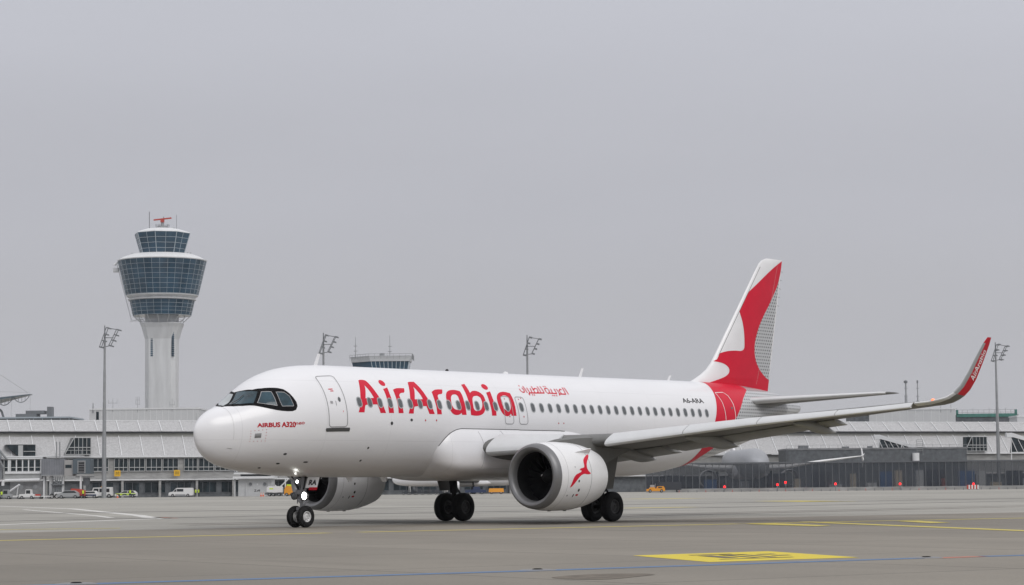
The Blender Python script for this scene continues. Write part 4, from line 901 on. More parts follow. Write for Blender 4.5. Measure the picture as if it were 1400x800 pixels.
# ------------------------------------------------------------------ terminal
TP0 = ground_at(0,487); TP1 = ground_at(1400,583); TD = (TP1-TP0); TANG = math.atan2(TD.y,TD.x)
def tloc(s, n): # s metres along the facade from TP0, n metres towards the apron
    d = TD.normalized(); return TP0+d*s+Vector((d.y,-d.x,0))*n
def s_at(u):   # facade coordinate seen at image column u
    Rh = Vector((math.sin(YAW), -math.cos(YAW),0)); Fh = Vector((math.cos(YAW), math.sin(YAW),0)); r = Fh+Rh*((u-700)/FOC); c = Vector((CAM.x,CAM.y,0))
    n = Vector((TD.y,-TD.x,0)); t = (TP0-c).dot(n)/r.dot(n); return (c+r*t-TP0).dot(TD.normalized())
term = empty('terminal_building', TP0, TANG, 'long low terminal with two tiers of grey ribbed roof panels behind the apron', 'terminal building')
S0,S1 = -130,330
# local frame: +x along, -y towards the apron
m = MB(); m.box(S0,S1,.0,40,0,8.5); m.build('facade_wall', CONC, term)
m = MB(); m.box(S0,S1,2.9,40,8.5,14.0); m.box(S0,S1,5.4,40,14.0,16.4); m.build('upper_wall', BEIGE, term)
m = MB(); m.loft([[(S0,-.55,8.95),(S0,3.0,13.35),(S0,3.2,13.25),(S0,-.3,8.75)],[(S1,-.55,8.95),(S1,3.0,13.35),(S1,3.2,13.25),(S1,-.3,8.75)]]); m.build('lower_roof', ROOFM, term)
m = MB(); m.loft([[(S0,2.3,14.35),(S0,5.6,16.75),(S0,5.8,16.6),(S0,2.5,14.2)],[(S1,2.3,14.35),(S1,5.6,16.75),(S1,5.8,16.6),(S1,2.5,14.2)]]); m.box(S0,S1,5.6,40,16.55,16.72); m.build('upper_roof', ROOFM, term)
m = MB(); m.box(S0,S1,2.35,2.75,13.95,14.22); m.build('gutter', WIND, term)
m = MB(); m.box(S0,S1,-.75,-.35,8.62,8.98); m.box(S0,S1,5.35,5.75,16.6,16.85); m.build('eaves_trim', RIBM, term)
for i in range(98):
    s = S0+.34+i*4.71
    if s > S1-2 or i >= 98: break
    m = MB(); 
    for (ya,za,yb,zb) in ((-.55,8.98,3.0,13.40),(2.3,14.38,5.6,16.80)):
        ds = .0
        m.loft([[(s,ya,za),(s+.17,ya,za),(s+.17,ya-.05,za+.14),(s,ya-.05,za+.14)],[(s+ds,yb,zb),(s+.17+ds,yb,zb),(s+.17+ds,yb-.05,zb+.14),(s+ds,yb-.05,zb+.14)]])
    m.build('roof_rib', RIBM, term)
# parapets, slab edge and canopy of the ground floor
m = MB(); m.box(S0,S1,-1.15,0,3.68,3.92); m.build('canopy_edge', RIBM, term)
m = MB(); m.box(S0,S1,-.12,-.003,0,3.5); m.build('ground_floor_wall', CONCD, term)
s = s_at(58); k = 0
while s < 122 and k < 44:
    w = 3.35 if k%4 else 2.9
    fr = MB(); x0,x1 = s,s+w
    fr.box(x0,x1,-.34,-.05,8.38,8.5); fr.box(x0,x1,-.34,-.05,5.62,5.75); fr.box(x0,x1,-.32,-.05,6.42,6.55)
    nm = 3
    for j in range(nm+1): xx = x0+(x1-x0)*j/nm; fr.box(xx-.05,xx+.05,-.30,-.06,5.76,8.37)
    o = fr.build('facade_window', MULL, term)
    p = MB(); p.box(x0+.05,x1-.05,-.16,-.02,5.7,8.45); p.build('pane', WINM, o)
    s += w+ (1.35 if k%4==3 else .35); k += 1
s = s_at(125); k=0
while s < 118 and k < 20:
    w = 4.6; x0,x1 = s,s+w; fr = MB()
    for j in range(4): xx=x0+w*j/3; fr.box(xx-.05,xx+.05,-.26,-.14,.95,3.3)
    fr.box(x0,x1,-.28,-.13,3.22,3.34); fr.box(x0,x1,-.28,-.13,.86,.98)
    o = fr.build('ground_floor_window', FENCEP, term); p = MB(); p.box(x0+.06,x1-.06,-.20,-.125,.95,3.3); p.build('pane', WINM, o); s += w+1.1; k+=1
for k in range(14):
    s = s_at(60)+k*8.2; m = MB(); m.box(s,s+.5,-1.0,-.55,0,3.56); m.build('canopy_column', CONC, term)
# glass dormers and openings in the lower roof
def dormer(s, w, label=None):
    d = MB(); z0,z1 = 9.3,12.9
    prof = [(s+2.0,z1),(s+w,z1),(s+w,z0),(s,z0)]
    d.prism(prof,'y',-1.3,3.2); o = d.build('glass_dormer', WINM, term)
    f = MB()
    for a,b in (((s,z0),(s+2.0,z1)),((s+2,z1),(s+w,z1)),((s+w,z1),(s+w,z0)),((s,z0),(s+w,z0)),((s+.9,z0+1.5),(s+w,z0+1.5))): f.tube((a[0],-1.38,a[1]),(b[0],-1.38,b[1]),.09,n=6)
    for j in range(1,5):
        xx=s+1.2+j*(w-1.2)/5; f.tube((xx,-1.38,z0),(xx,-1.38,z1),.07,n=6)
    for j in range(6): xx=s-1.0+j*w/5; f.tube((xx,-1.75,z0-.2),(xx,-1.75,z0+.9),.04,n=5)
    f.tube((s-1,-1.75,z0+.9),(s+w,-1.75,z0+.9),.05,n=5)
    f.build('dormer_frame', MULL, o)
dormer(s_at(86),5.6); dormer(s_at(1312),6.4)
def opening(s, w):
    d = MB(); d.prism([(s,11.4),(s+w,11.4),(s+w,9.0),(s+w*.42,9.0)],'y',-.9,1.2); o = d.build('roof_opening', WINM, term)
    f = MB(); f.tube((s,-.95,11.5),(s+w,-.95,11.5),.1,n=6); f.box(s+w*.42,s+w*.58,-1.0,-.5,9.0,11.3); f.tube((s+w*.6,-.98,10),(s+w,-.98,10),.08,n=6); f.build('opening_frame', MULL, o)
opening(s_at(6),6.3)
for u in (158,239):
    s = s_at(u); m = MB(); m.box(s-.66,s+.66,-1.32,-1.2,4.55,5.85); o = m.build('gate_sign', YEL); o.location = TP0; o.rotation_euler = (0,0,TANG)
    q = MB()
    for a,b in ((-.36,.0),(.08,.0)): 
        q.box(s+a,s+a+.07,-1.335,-1.322,4.9,5.5); q.box(s+a,s+a+.28,-1.336,-1.323,5.43,5.5); q.box(s+a+.21,s+a+.28,-1.337,-1.324,4.9,5.5)
    q.build('sign_marks', BLK, o)
    tag(o, 'yellow square gate sign on the facade just right of the tall light mast' if u==158 else 'yellow square gate sign on the facade above the white van', 'gate sign', 'yellow gate signs')
# sloping boarding link ("\" ramps) on the right roof
def ramp(u0,u1,D,zt,zb,label,glass=True):
    o = empty('boarding_link', ground_at(u0,D), FACE, label, 'boarding link', 'boarding links on the roof side'); L_ = (u1-u0)/FOC*D
    m = MB(); 
    for dz in (0,-1.6): m.tube((0,0,zt+dz*.3),(L_,0,zb+dz*.2),.16,n=6)
    m.prism([(0,zt),(1.2,zt+.1),(L_,zb+.15),(L_,zb-.55),(1.5,zt-1.0),(0,zt-1.0)],'y',-1.0,1.0); m.build('ramp_casing', RIBM, o)
    m = MB(); m.prism([(1.5,zt-.95),(L_*.9,zb-.3),(L_*.55,zb-1.1),(1.0,zb-1.1)],'y',-.8,.8); m.build('ramp_glazing', WINM, o)
    m = MB()
    for k in range(6): x=1+k*L_/7; zt2 = zt-.9+(zb-zt+.7)*(x/L_); m.tube((x,-.9,zt2),(x+L_/8,-.9,zb-1.1),.09,n=5); m.tube((x,-.9,zt2),(x,-.9,0),.12 if k in (0,4) else .06,n=6) if k in (0,4) else None
    m.tube((1,-.9,zb-1.1),(L_*.9,-.9,zb-1.0),.12,n=6); m.build('ramp_truss', RIBM, o)
ramp(1192,1246,560,13.2,10.4,'white sloping link on the roof between the tail and the right dormer')
ramp(1372,1440,552,13.2,9.6,'white sloping link with steel struts at the right edge')

# ------------------------------------------------------------------ buildings behind and beside
def flat_building(name, u0,u1,D,z0,z1,depth,mat,label,cat,seams=0,seam_mat=None):
    L_ = (u1-u0)/FOC*D; o = empty(name, ground_at(u0,D), FACE, label, cat)
    m = MB(); m.box(0,L_,0,depth,0,z1); m.build('walls', mat, o)
    m = MB(); m.box(-.15,L_+.15,-.15,depth+.15,z1-.35,z1+.05); m.build('roof_edge', seam_mat or RIBM, o)
    if seams:
        m = MB()
        for k in range(int(L_/seams)): m.box((k+1)*seams-.06,(k+1)*seams+.06,-.06,0.01,max(0,z0),z1-.4)
        m.build('wall_seams', seam_mat or RIBM, o)
    return o, L_
WHC = material('white_cladding', (.55,.56,.57), .6, noise=.05, nscale=.3)
b1,l1 = flat_building('plant_building',121,271,600,0,height(196,559,600),18,WHC,'pale ribbed plant building on the roofline at the foot of the control tower','building',1.6,RIBM)
m = MB()
for x in (1.8,3.6): m.box(x,x+.7,-.1,-.02,height(130,570,600)-.9,height(130,570,600)+1.2)
m.build('window', WINM, b1)
def aerial(u,v0,v1,D,r,label,kind=0,arms=()):
    o = empty('roof_aerial', ground_at(u,D), FACE, label, 'aerial', 'aerials on the roofs'); z0=height(u,v0,D); z1=height(u,v1,D)
    m = MB(); m.tube((0,0,z0-1.0),(0,0,z1),r,r*.5,8); m.build('mast', MAST, o)
    if arms:
        m = MB()
        for zf,w in arms: z=z0+(z1-z0)*zf; m.tube((-w,0,z),(w,0,z),r*.7,n=6); m.tube((-w,0,z-.2),(-w,0,z+.9),r*.6,n=6); m.tube((w,0,z-.2),(w,0,z+.9),r*.6,n=6)
        m.build('arms', MAST, o)
    return o
aerial(126,560,552,600,.22,'short stub chimney at the left end of the plant building')
aerial(153,559,545,600,.07,'thin cross-armed aerial nearest the tall mast on the plant building',arms=((.5,1.1),))
aerial(187,559,543,600,.07,'two-armed aerial left of the control tower shaft',arms=((.35,.5),(.7,.45)))
aerial(199.5,558,546,600,.09,'short aerial close against the left side of the tower shaft')
aerial(234,558,546,600,.07,'forked aerial in front of the tower shaft',arms=((.3,.6),))
aerial(267,575,566,560,.06,'thin aerial just left of the airliner nose')
b2,l2 = flat_building('flat_roofed_building',-40,94,620,0,height(47,571,620),20,CONCD,'long dark flat-roofed building on the skyline at the left edge','building',2.4,TFRAME)
m = MB(); L_=l2; z_=height(20,571,620)
m.box(11.5,17,2,8,z_,z_+.9); m.box(14,19,3,8,z_+.9,z_+1.8); m.box(13.8+6.0,13.8+7.3,3,6,z_,z_+2.8); m.build('roof_plant', MASTD, b2)
# tent roof on cables at the left edge
tent = empty('cable_roof', ground_at(-20,640), FACE, 'edge of a cable-hung glass roof with looped trusses at the left border', 'canopy roof')
D=640; K_=D/FOC
def tp(u,v,y=0): return ((u+20)*K_, y, height(u,v,D))
m = MB(); m.loft([[tp(-20,548,-6),tp(40,539.5,0),tp(40,540.3,0),tp(-20,552,-6)],[tp(-20,548,12),tp(40,539.5,3),tp(40,540.3,3),tp(-20,552,12)]]); m.build('roof_slab', material('tent_roof_glass',(.08,.11,.13),.3), tent)
m = MB()
for u0,u1,v0,v1,dd in ((17,40,544,540,9),(-6,17,548,544,9)):
    pts = [tp(u0+(u1-u0)*i/10, v0+(v1-v0)*i/10+dd*math.sin(math.pi*i/10)**.8) for i in range(11)]; m.poly(pts,.12,6)
    for i in range(1,10,2): m.tube(pts[i], tp(u0+(u1-u0)*i/10, v0+(v1-v0)*i/10),.07,n=5)
m.build('truss', MAST, tent)
m = MB(); m.poly([tp(-20,505),tp(0,514),tp(37,538)],.05,5); m.tube(tp(40,540),tp(40,572),.03,n=5); m.tube(tp(15,545),tp(14,571),.03,n=5); m.tube(tp(-20,536),tp(40,537.5),.03,n=5); m.build('cables', MAST, tent)
m = MB(); pts=[tp(-8,556),tp(1,563),tp(4,572)]; m.poly(pts,.35,6); m.build('raking_strut', MASTD, tent)

b3,l3 = flat_building('cladded_hall',1185,1304,640,0,height(1245,559.5,640),25,WHC,'white cladded hall behind the terminal roof at the right','building',2.2,RIBM)
b3b,l3b = flat_building('grey_hall',1165,1186,640,0,height(1175,567,640),15,CONCD,'small dark block against the left end of the white hall','building')
for u,v1,top,lab in ((1237,521,True,'steel chimney with a round cap beyond the wing tip'),(1253,521,False,'slim steel chimney beyond the wing tip right of the capped one')):
    o = empty('chimney', ground_at(u,645), FACE, lab, 'chimney', 'chimneys on the white hall'); z1=height(u,v1,645); z0=height(u,565,645)
    m = MB(); m.tube((0,0,z0-3),(0,0,z0+(z1-z0)*.55),.36 if top else .2,n=14); m.tube((0,0,z0+(z1-z0)*.55),(0,0,z1-.6),.22 if top else .14,n=12); m.build('stack', MAST, o,True)
    m = MB(); 
    if top: m.revolve([(-.55,.25),(-.3,.55),(.1,.55),(.35,.2),(.36,.001)],16,'z',(0,0,z1-.3))
    else: m.revolve([(-.5,.14),(-.5,.22),(.3,.22),(.35,.001)],12,'z',(0,0,z1-.3))
    for zf in (.35,.5,.75): m.box(-.45,.45,-.1,.1,z0+(z1-z0)*zf,z0+(z1-z0)*zf+.12)
    m.build('cap', MASTD, o)
gs = empty('scaffold_screen', ground_at(1303,650), FACE, 'green netted scaffold on a dark roof block right of the white hall', 'scaffold'); L_=(1390-1303)/FOC*650; zb=height(1345,574,650); zt=height(1345,568,650); zp=height(1345,561,650)
m = MB(); m.box(0,L_,0,6,0,zt); m.build('roof_block', CONCD, gs)
m = MB(); m.box(.5,L_-.4,-.2,-.05,zt-.6,zt+.35); 
for x in (.5,L_-.9): m.box(x,x+.5,-.2,1,zt,zp)
m.build('netting', GREEN, gs)
m = MB()
for k in range(12): x=.6+k*(L_-1.2)/11; m.tube((x,0,zt),(x,0,zp+.5*(k%3==0)),.05,n=5)
m.tube((.5,0,zp),(L_-.4,0,zp),.05,n=5); m.tube((.5,0,(zp+zt)/2),(L_-.4,0,(zp+zt)/2),.05,n=5); m.build('scaffold_poles', MAST, gs)
b5,l5 = flat_building('roof_pavilion',1388,1440,630,0,height(1400,569,630),10,WHC,'small pale roof block at the right border','building')
aerial(1284,560,553,640,.08,'thin aerial left of the sharklet on the white hall'); aerial(1298,560,550,640,.08,'taller thin aerial under the sharklet on the white hall')
# low grey building in front of the terminal on the right
b4,l4 = flat_building('pier_building',1072,1318,535,0,height(1110,614,535),16,CONCD,'low grey textured pier building above the glass fence','building',0,BEIGE)
b4w = b4.children[0]; b4w.data.materials.clear(); b4w.data.materials.append(material('pier_cladding', (.20,.205,.215), .8, noise=.45, nscale=1.6, stretch=(.3,1,2)))
m = MB(); K_=535/FOC
for u,w,h in ((1090,2.2,.7),(1150,1.5,.5),(1185,1.0,.6)): m.box((u-1072)*K_,(u-1072)*K_+w,1,3,height(u,614,535),height(u,614,535)+h)
m.build('roof_box', MASTD, b4)
m = MB(); x=(1254-1072)*K_; z0=height(1254,617,535); z1=height(1254,602,535)
for dx in (-.7,.7): m.tube((x+dx,-.2,z0-1),(x+dx,-.2,z1),.06,n=5)
for k in range(7): m.tube((x-.7,-.2,z0+(z1-z0)*k/6),(x+.7,-.2,z0+(z1-z0)*k/6),.05,n=5)
m.tube((x+.35*40*0+40*0,-.2,z0),(x,-.2,z0),.02,n=4); m.build('cage_ladder', MAST, b4)
m = MB(); m.tube((0,-.3,height(1072,613,535)+.6),(l4,-.3,height(1318,612.2,535)+.6),.04,n=4)
for k in range(22): m.tube((k*l4/21,-.3,height(1110,614,535)),(k*l4/21,-.3,height(1110,614,535)+.7),.04,n=4)
m.build('roof_railing', MAST, b4)
m = MB(); x=(1248-1072)*K_; m.tube((x,-.5,height(1248,631,535)),(x,-.5,height(1248,620,535)),.8,n=12); m.build('vent_cowl', RIBM, b4)

# ------------------------------------------------------------------ glass blast fence
fb = empty('glass_fence', ground_at(880,482), FACE, 'long dark smoked-glass blast fence along the far edge of the apron', 'fence')
K_ = 482/FOC; LF = (1470-880)*K_; FH = height(1150,631.5,482)
pv = random.Random(9)
m = MB(); m.box(0,LF,-.02,.02,.75,FH-.25); m.build('glass_panels', SMOKE, fb)
m = MB(); m.box(0,LF,-.25,.25,FH-.3,FH); m.build('top_rail', FENCEP, fb)
m = MB(); m.box(0,LF,-.2,.2,0,.72); m.build('base_wall', CONC, fb)
npst = 66
for k in range(npst):
    x = k*LF/(npst-1); m = MB(); m.box(x-.07,x+.07,-.12,.12,.73,FH-.31); m.build('fence_post', FENCEP, fb)
# things standing behind the glass: containers, boxes, doors
def container(u,D,w,h,mat,label,cat='container',z0=0.0):
    o = empty('stored_container', ground_at(u,D), FACE, label, cat, 'containers behind the glass fence'); m = MB(); m.box(0,w,0,2.4,z0+.12,z0+h); m.build('box', mat, o)
    q = MB()
    n = max(3,int(w/.5))
    for i in range(n): q.box(i*w/n+.05,i*w/n+.11,-.05,-.003,z0+.2,z0+h-.1)
    q.box(0,w,-.06,-.004,z0+h-.1,z0+h+.02); q.box(0.1,.5,0.0,.3,0,.12+z0); q.box(w-.5,w-.1,0,.3,0,.12+z0); q.build('corrugation', mat, o); return o
CB = material('blue_container', (.05,.13,.30), .6); CG = material('grey_container', (.55,.56,.57), .6); CBG = material('beige_container', (.55,.48,.38), .6); CR = material('red_container', (.3,.08,.06), .6); CD_ = material('dark_steel_box', (.035,.04,.05), .6)
descr = [(905,CD_,4,3.6,'dark'),(960,CB,2.6,2.6,'blue'),(1010,CG,1.6,2.2,'pale grey'),(1048,CD_,4,3.8,'tall black'),(1083,CBG,1.2,2.6,'narrow beige'),(1108,CD_,3.4,4.1,'very tall dark'),(1127,CG,3.2,1.3,'low pale grey'),(1160,CBG,1.0,3.6,'slim beige'),(1183,CG,1.8,1.6,'squat grey'),(1200,CB,2.4,4.0,'tall dark blue'),(1221,CBG,1.3,4.2,'upright beige'),(1250,CG,1.3,4.2,'upright pale grey'),(1262,CD_,4.2,4.3,'broad black'),(1284,CR,.8,2.4,'small red'),(1308,CB,3.2,4.0,'broad bright blue'),(1333,CG,1.6,3.9,'grey'),(1352,CBG,2.0,1.5,'low beige'),(1372,CD_,3.4,3.9,'wide black'),(1392,CG,1.8,2.2,'grey, rightmost')]
for u,mt,w,h,t in descr: container(u,495+pv.random()*8,w,h,mt,t+' container standing behind the glass fence, '+('under the tail' if u<1060 else 'below the wing' if u<1250 else 'near the right edge'))
for k,(u,v) in enumerate(((921,664),(987,666),(1070,660),(1059,663),(1138,662),(1226,662),(1326,662))):
    D = 478; o = empty('obstruction_light', ground_at(u,D), FACE, ['red lamp on the fence beside the yellow tug','red lamp on the fence under the tail cone','higher of two red lamps close together under the wing','lower of two red lamps close together under the wing','red lamp on the fence left of the middle of the wing','red lamp on the fence below the outer wing','red lamp above the striped barrier'][k], 'warning light', 'red lamps along the fence')
    z = height(u,v,D); m = MB(); m.tube((0,0,0),(0,0,z-.3),.05,n=6); m.build('post', FENCEP, o); m = MB(); m.revolve([(-.22,.15),(-.18,.22),(.1,.24),(.2,.15),(.25,.001)],12,'z',(0,0,z)); m.build('lamp', REDL, o, True); m = MB(); m.tube((0,0,z-.62),(0,0,z-.33),.2,n=10); m.build('lamp_base', MASTD, o)
bar = empty('striped_barrier', ground_at(1317,470), FACE, 'low red and white striped barrier on the ground at the fence foot', 'barrier')
for k in range(8):
    m = MB(); m.box(k*.30,k*.30+.295,-.15,.15,.10,.95); m.build('stripe', VRED if k%2==0 else VWHITE, bar)
m = MB(); m.box(.2,.5,-.3,.3,0,.1); m.box(1.9,2.2,-.3,.3,0,.1); m.build('foot', MASTD, bar)
# edge markers along the fence foot
for k in range(40):
    u = 925+k*12.1; o = MB(); p = ground_at(u,474); o.revolve([(0,.13),(.08,.13),(.1,.05),(.42,.05),(.48,.001)],8,'z',(p.x,p.y,0)); t = o.build('edge_marker', FENCEP if k%3 else VRED)
    tag(t, 'one of the short edge markers in a row at the foot of the glass fence', 'marker post', 'edge markers at the fence foot')

# ------------------------------------------------------------------ control tower
TWD = 662; tw = empty('control_tower', ground_at(220,TWD), FACE, 'tall airport control tower with stacked glazed cabins and red radar bar', 'control tower'); K_=TWD/FOC
def tz(v): return height(220,v,TWD)
def ngon(r, z, n, ph=0.0): return [(r*math.sin(2*math.pi*(i+.5)/n+ph), r*math.cos(2*math.pi*(i+.5)/n+ph), z) for i in range(n)]
ws = 41.5*K_/2
def shaft_ring(w, z, ch=.28): 
    c=w*ch; return [(-w,-w+c,z),(-w+c,-w,z),(w-c,-w,z),(w,-w+c,z),(w,w-c,z),(w-c,w,z),(-w+c,w,z),(-w,w-c,z)]
m = MB(); m.loft([shaft_ring(ws,0),shaft_ring(ws,tz(480)),shaft_ring(ws*1.02,tz(465)),shaft_ring(ws*1.22,tz(449)),shaft_ring(ws*1.32,tz(444)),shaft_ring(ws*1.32,tz(443)),shaft_ring(ws*1.0,tz(442.5)),shaft_ring(ws*1.0,tz(430))]); m.build('shaft', TOWERC, tw)
for x in (-ws*.52,ws*.86):
    m = MB()
    for k in range(14): z = tz(455+k*2.6); m.box(x-.32,x+.32,-ws*1.0-.10,-ws+1.2 if x>0 else -ws+.1,z,z+.36)
    m.build('stair_windows', TGLASS, tw)
m = MB()
for k in range(9): z = tz(548-k*9); m.add(shaft_ring(ws+.012,z,.28)+shaft_ring(ws+.012,z+.05,.28), [(i,(i+1)%8,8+(i+1)%8,8+i) for i in range(8)])
m.build('shaft_joints', material('tower_joint_grey',(.57,.58,.59),.8), tw)
def cabin(name, v0, v1, r0, r1, n, rows, cols, ph=0.0, fr=.07):
    z0,z1 = tz(v0),tz(v1); m = MB(); m.loft([ngon(r0,z0,n,ph),ngon(r1,z1,n,ph)]); g_ = m.build(name, TGLASS, tw)
    f = MB()
    for i in range(n):
        a0,a1 = 2*math.pi*(i+.5)/n+ph, 2*math.pi*(i+1.5)/n+ph
        for j in range(cols+1):
            t = j/cols
            def P(r,z): 
                p=Vector((r*math.sin(a0),r*math.cos(a0),z)); q=Vector((r*math.sin(a1),r*math.cos(a1),z)); return p+(q-p)*t
            if j<cols: f.tube(P(r0*1.004,z0),P(r1*1.004,z1), fr*(1.8 if j==0 and n<12 else 1), n=4)
        for k in range(rows+1):
            t=k/rows; r=(r0+(r1-r0)*t)*1.004; z=z0+(z1-z0)*t
            f.tube((r*math.sin(a0),r*math.cos(a0),z),(r*math.sin(a1),r*math.cos(a1),z), fr, n=4)
    f.build('mullions', TFRAME, g_); return g_
k_ = K_
cabin('lower_cabin', 432.5,412, 39.5*k_, 44*k_, 26, 4, 1,0,.05)
cabin('main_cabin', 404.5,358, 49*k_, 60*k_, 34, 7, 1,0,.05)
cabin('upper_cabin', 348.5,319.5, 30*k_, 38.5*k_, 8, 4, 2, R_(28.5), .075)
m = MB(); m.revolve([(tz(412.4),40*k_),(tz(411.5),46*k_),(tz(410),46.5*k_),(tz(409.5),44*k_),(tz(408),45*k_),(tz(406),48.7*k_),(tz(404.6),49*k_)],48,'z'); m.build('middle_ring', TOWERC, tw, True, 30)
m = MB(); m.revolve([(tz(357.9),60.5*k_),(tz(356.8),61*k_),(tz(352),52*k_),(tz(348.6),43*k_),(tz(348.4),30*k_)],48,'z'); m.build('main_roof', RIBM, tw, True, 40)
m = MB(); m.loft([ngon(38.8*k_,tz(319.4),8,R_(28.5)),ngon(38*k_,tz(318),8,R_(28.5)),ngon(22*k_,tz(313),8,R_(28.5)),ngon(16*k_,tz(312.4),8,R_(28.5))]); m.build('top_roof', RIBM, tw)
m = MB(); m.loft([ngon(31*k_,tz(348.3),8),ngon(30.2*k_,tz(348.0),8)]); m.revolve([(tz(444),31*k_*.92),(tz(433),34*k_*.9)],4,'z'); 
m2 = MB(); 
for i in range(16):
    a=2*math.pi*i/16; m2.tube((ws*1.35*math.sin(a),ws*1.35*math.cos(a),tz(443)),(39*k_*math.sin(a),39*k_*math.cos(a),tz(433)),.09,n=5)
    b_=2*math.pi*(i+1)/16; m2.tube((ws*1.42*math.sin(a),ws*1.42*math.cos(a),tz(439)),(ws*1.42*math.sin(b_),ws*1.42*math.cos(b_),tz(439)),.06,n=4); m2.tube((ws*1.42*math.sin(a),ws*1.42*math.cos(a),tz(443)),(ws*1.42*math.sin(a),ws*1.42*math.cos(a),tz(438.5)),.05,n=4)
m2.build('gallery_struts', RIBM, tw)
# radar, drums and aerials
m = MB(); m.revolve([(tz(312.4),8*k_),(tz(309),7.2*k_),(tz(308.8),.001)],16,'z'); m.tube((0,0,tz(309)),(0,0,tz(301)),.55,.35,8)
for i in range(9): a=2*math.pi*i/9; m.tube((8.5*k_*math.sin(a),8.5*k_*math.cos(a),tz(312.5)),(9.5*k_*math.sin(a),9.5*k_*math.cos(a),tz(306.5)),.09,n=5)
m.revolve([(tz(307.2),9.5*k_),(tz(306.8),9.5*k_)],16,'z'); m.build('radar_plinth', MAST, tw)
m = MB(); m.box(-12*k_,12.5*k_,-.4,.4,-.16,.2,rot=Matrix.Rotation(R_(-6),3,'Y'),at=(0,0,tz(299))); m.box(-.5,.5,-.6,.6,tz(303.5),tz(299)); m.build('radar_bar', VRED, tw)
m = MB(); m.tube((1.6*k_,0,tz(299)),(1.6*k_,0,tz(295.5)),.1,n=5); m.tube((-18*k_,0,tz(313)),(-18*k_,0,tz(288.5)),.11,n=6); m.tube((19.5*k_,0,tz(313)),(19.5*k_,0,tz(293)),.06,n=6); m.box(-18*k_,-13*k_,-.3,.3,tz(312.4),tz(311.4)); m.box(11*k_,17*k_,-.3,.3,tz(312.4),tz(311.4)); m.build('roof_aerials', MASTD, tw)
m = MB()
for u in (-40,-35,-32,36,40): m.tube((u*k_,-2,tz(351)),(u*k_,-2,tz(346.5)),.16,n=5); m.box(u*k_-.4,u*k_+.4,-2.3,-1.7,tz(350),tz(348.5))
m.build('roof_lights', MAST, tw)
# outer hoist and hanging ladder on the left
m = MB(); 
for dx in (0,2.6):
    m.tube((-62.5*k_+dx,-1,tz(358)),(-41*k_+dx,-1,tz(440)),.10,n=5)
for i in range(34): t=i/33; m.tube((-62.5*k_+21.5*k_*t,-1,tz(358+82*t)),(-62.5*k_+21.5*k_*t+2.6,-1,tz(358+82*t)),.05,n=4)
m.box(-66*k_,-58*k_,-2,2,tz(371),tz(362)) if False else None
m.tube((-66*k_,0,tz(362)),(-52*k_,0,tz(351)),.35,n=6); m.box(-67*k_,-60*k_,-1.2,1.2,tz(371.5),tz(366)); m.tube((-44*k_,-1,tz(440)),(-20*k_,-1,tz(436)),.09,n=5); m.build('facade_hoist', RIBM, tw)

# small apron control cabin seen over the airliner's crown
ac = empty('apron_control_cabin', ground_at(520,560), FACE, 'squat glazed cabin with a railed roof showing over the airliner crown', 'control cabin'); K_=560/FOC
def az(v,u=520): return height(u,v,560)
def ring6(l,r,z,d0=-2,d1=8,bev=10): return [(l*K_,3,z),((l+28)*K_ if bev else l*K_,d0,z),(r*K_,d0,z),(r*K_,d1,z),(l*K_,d1,z)]
m = MB(); m.loft([ring6(-38,36,az(512)),ring6(-41,38.5,az(495.5))]); gl = m.build('cabin_glass', TGLASS, ac)
m = MB(); m.loft([ring6(-42,39.5,az(495.4),-2.3),ring6(-43.5,42,az(488),-2.5)]); m.build('roof_band', WHC, ac)
m = MB(); pts_ = ring6(-44,42.5,az(487.6),-2.7); 
pts_t = ring6(-44.5,43,az(485.3),-2.8)
for a,b,c in zip(pts_,pts_[1:]+pts_[:1],pts_t):
    n_=7
m.poly(pts_t[:4],.05,5); m.poly([(p[0],p[1],p[2]-.6) for p in pts_t[:4]],.05,5)
for p,q in zip(pts_t,pts_t[1:3]+pts_t[3:4]):
    for i in range(8): t=i/7; v_=Vector(p)+(Vector(q)-Vector(p))*t; m.tube(v_,v_-Vector((0,0,1.3)),.04,n=5)
m.build('railing', MAST, ac)
m = MB()
for i in range(10): t=i/9; xa=(-13+51.5*t)*K_; xb=(-10+46*t)*K_; m.tube((xa,-2.1,az(495.5)),(xb,-2.1,az(512)),.09,n=5)
m.build('mullions', TFRAME, gl)
m = MB(); m.box(-2*K_,5*K_,-1,0,az(487),az(484)); m.tube((-35*K_,0,az(490)),(-35*K_,0,az(461)),.11,.05,6); m.tube((12*K_,0,az(488)),(12*K_,0,az(459)),.10,.05,6)
for x,v in ((-35,474),(-35,481),(12,475),(12,482)): m.box((x-2.5)*K_,(x+2.5)*K_,-.1,.1,az(v),az(v)+.15)
m.build('roof_aerials', MAST, ac)
m = MB(); m.box(-34*K_,32*K_,-1,7,0,az(512)); m.build('cabin_base', CONC, ac)

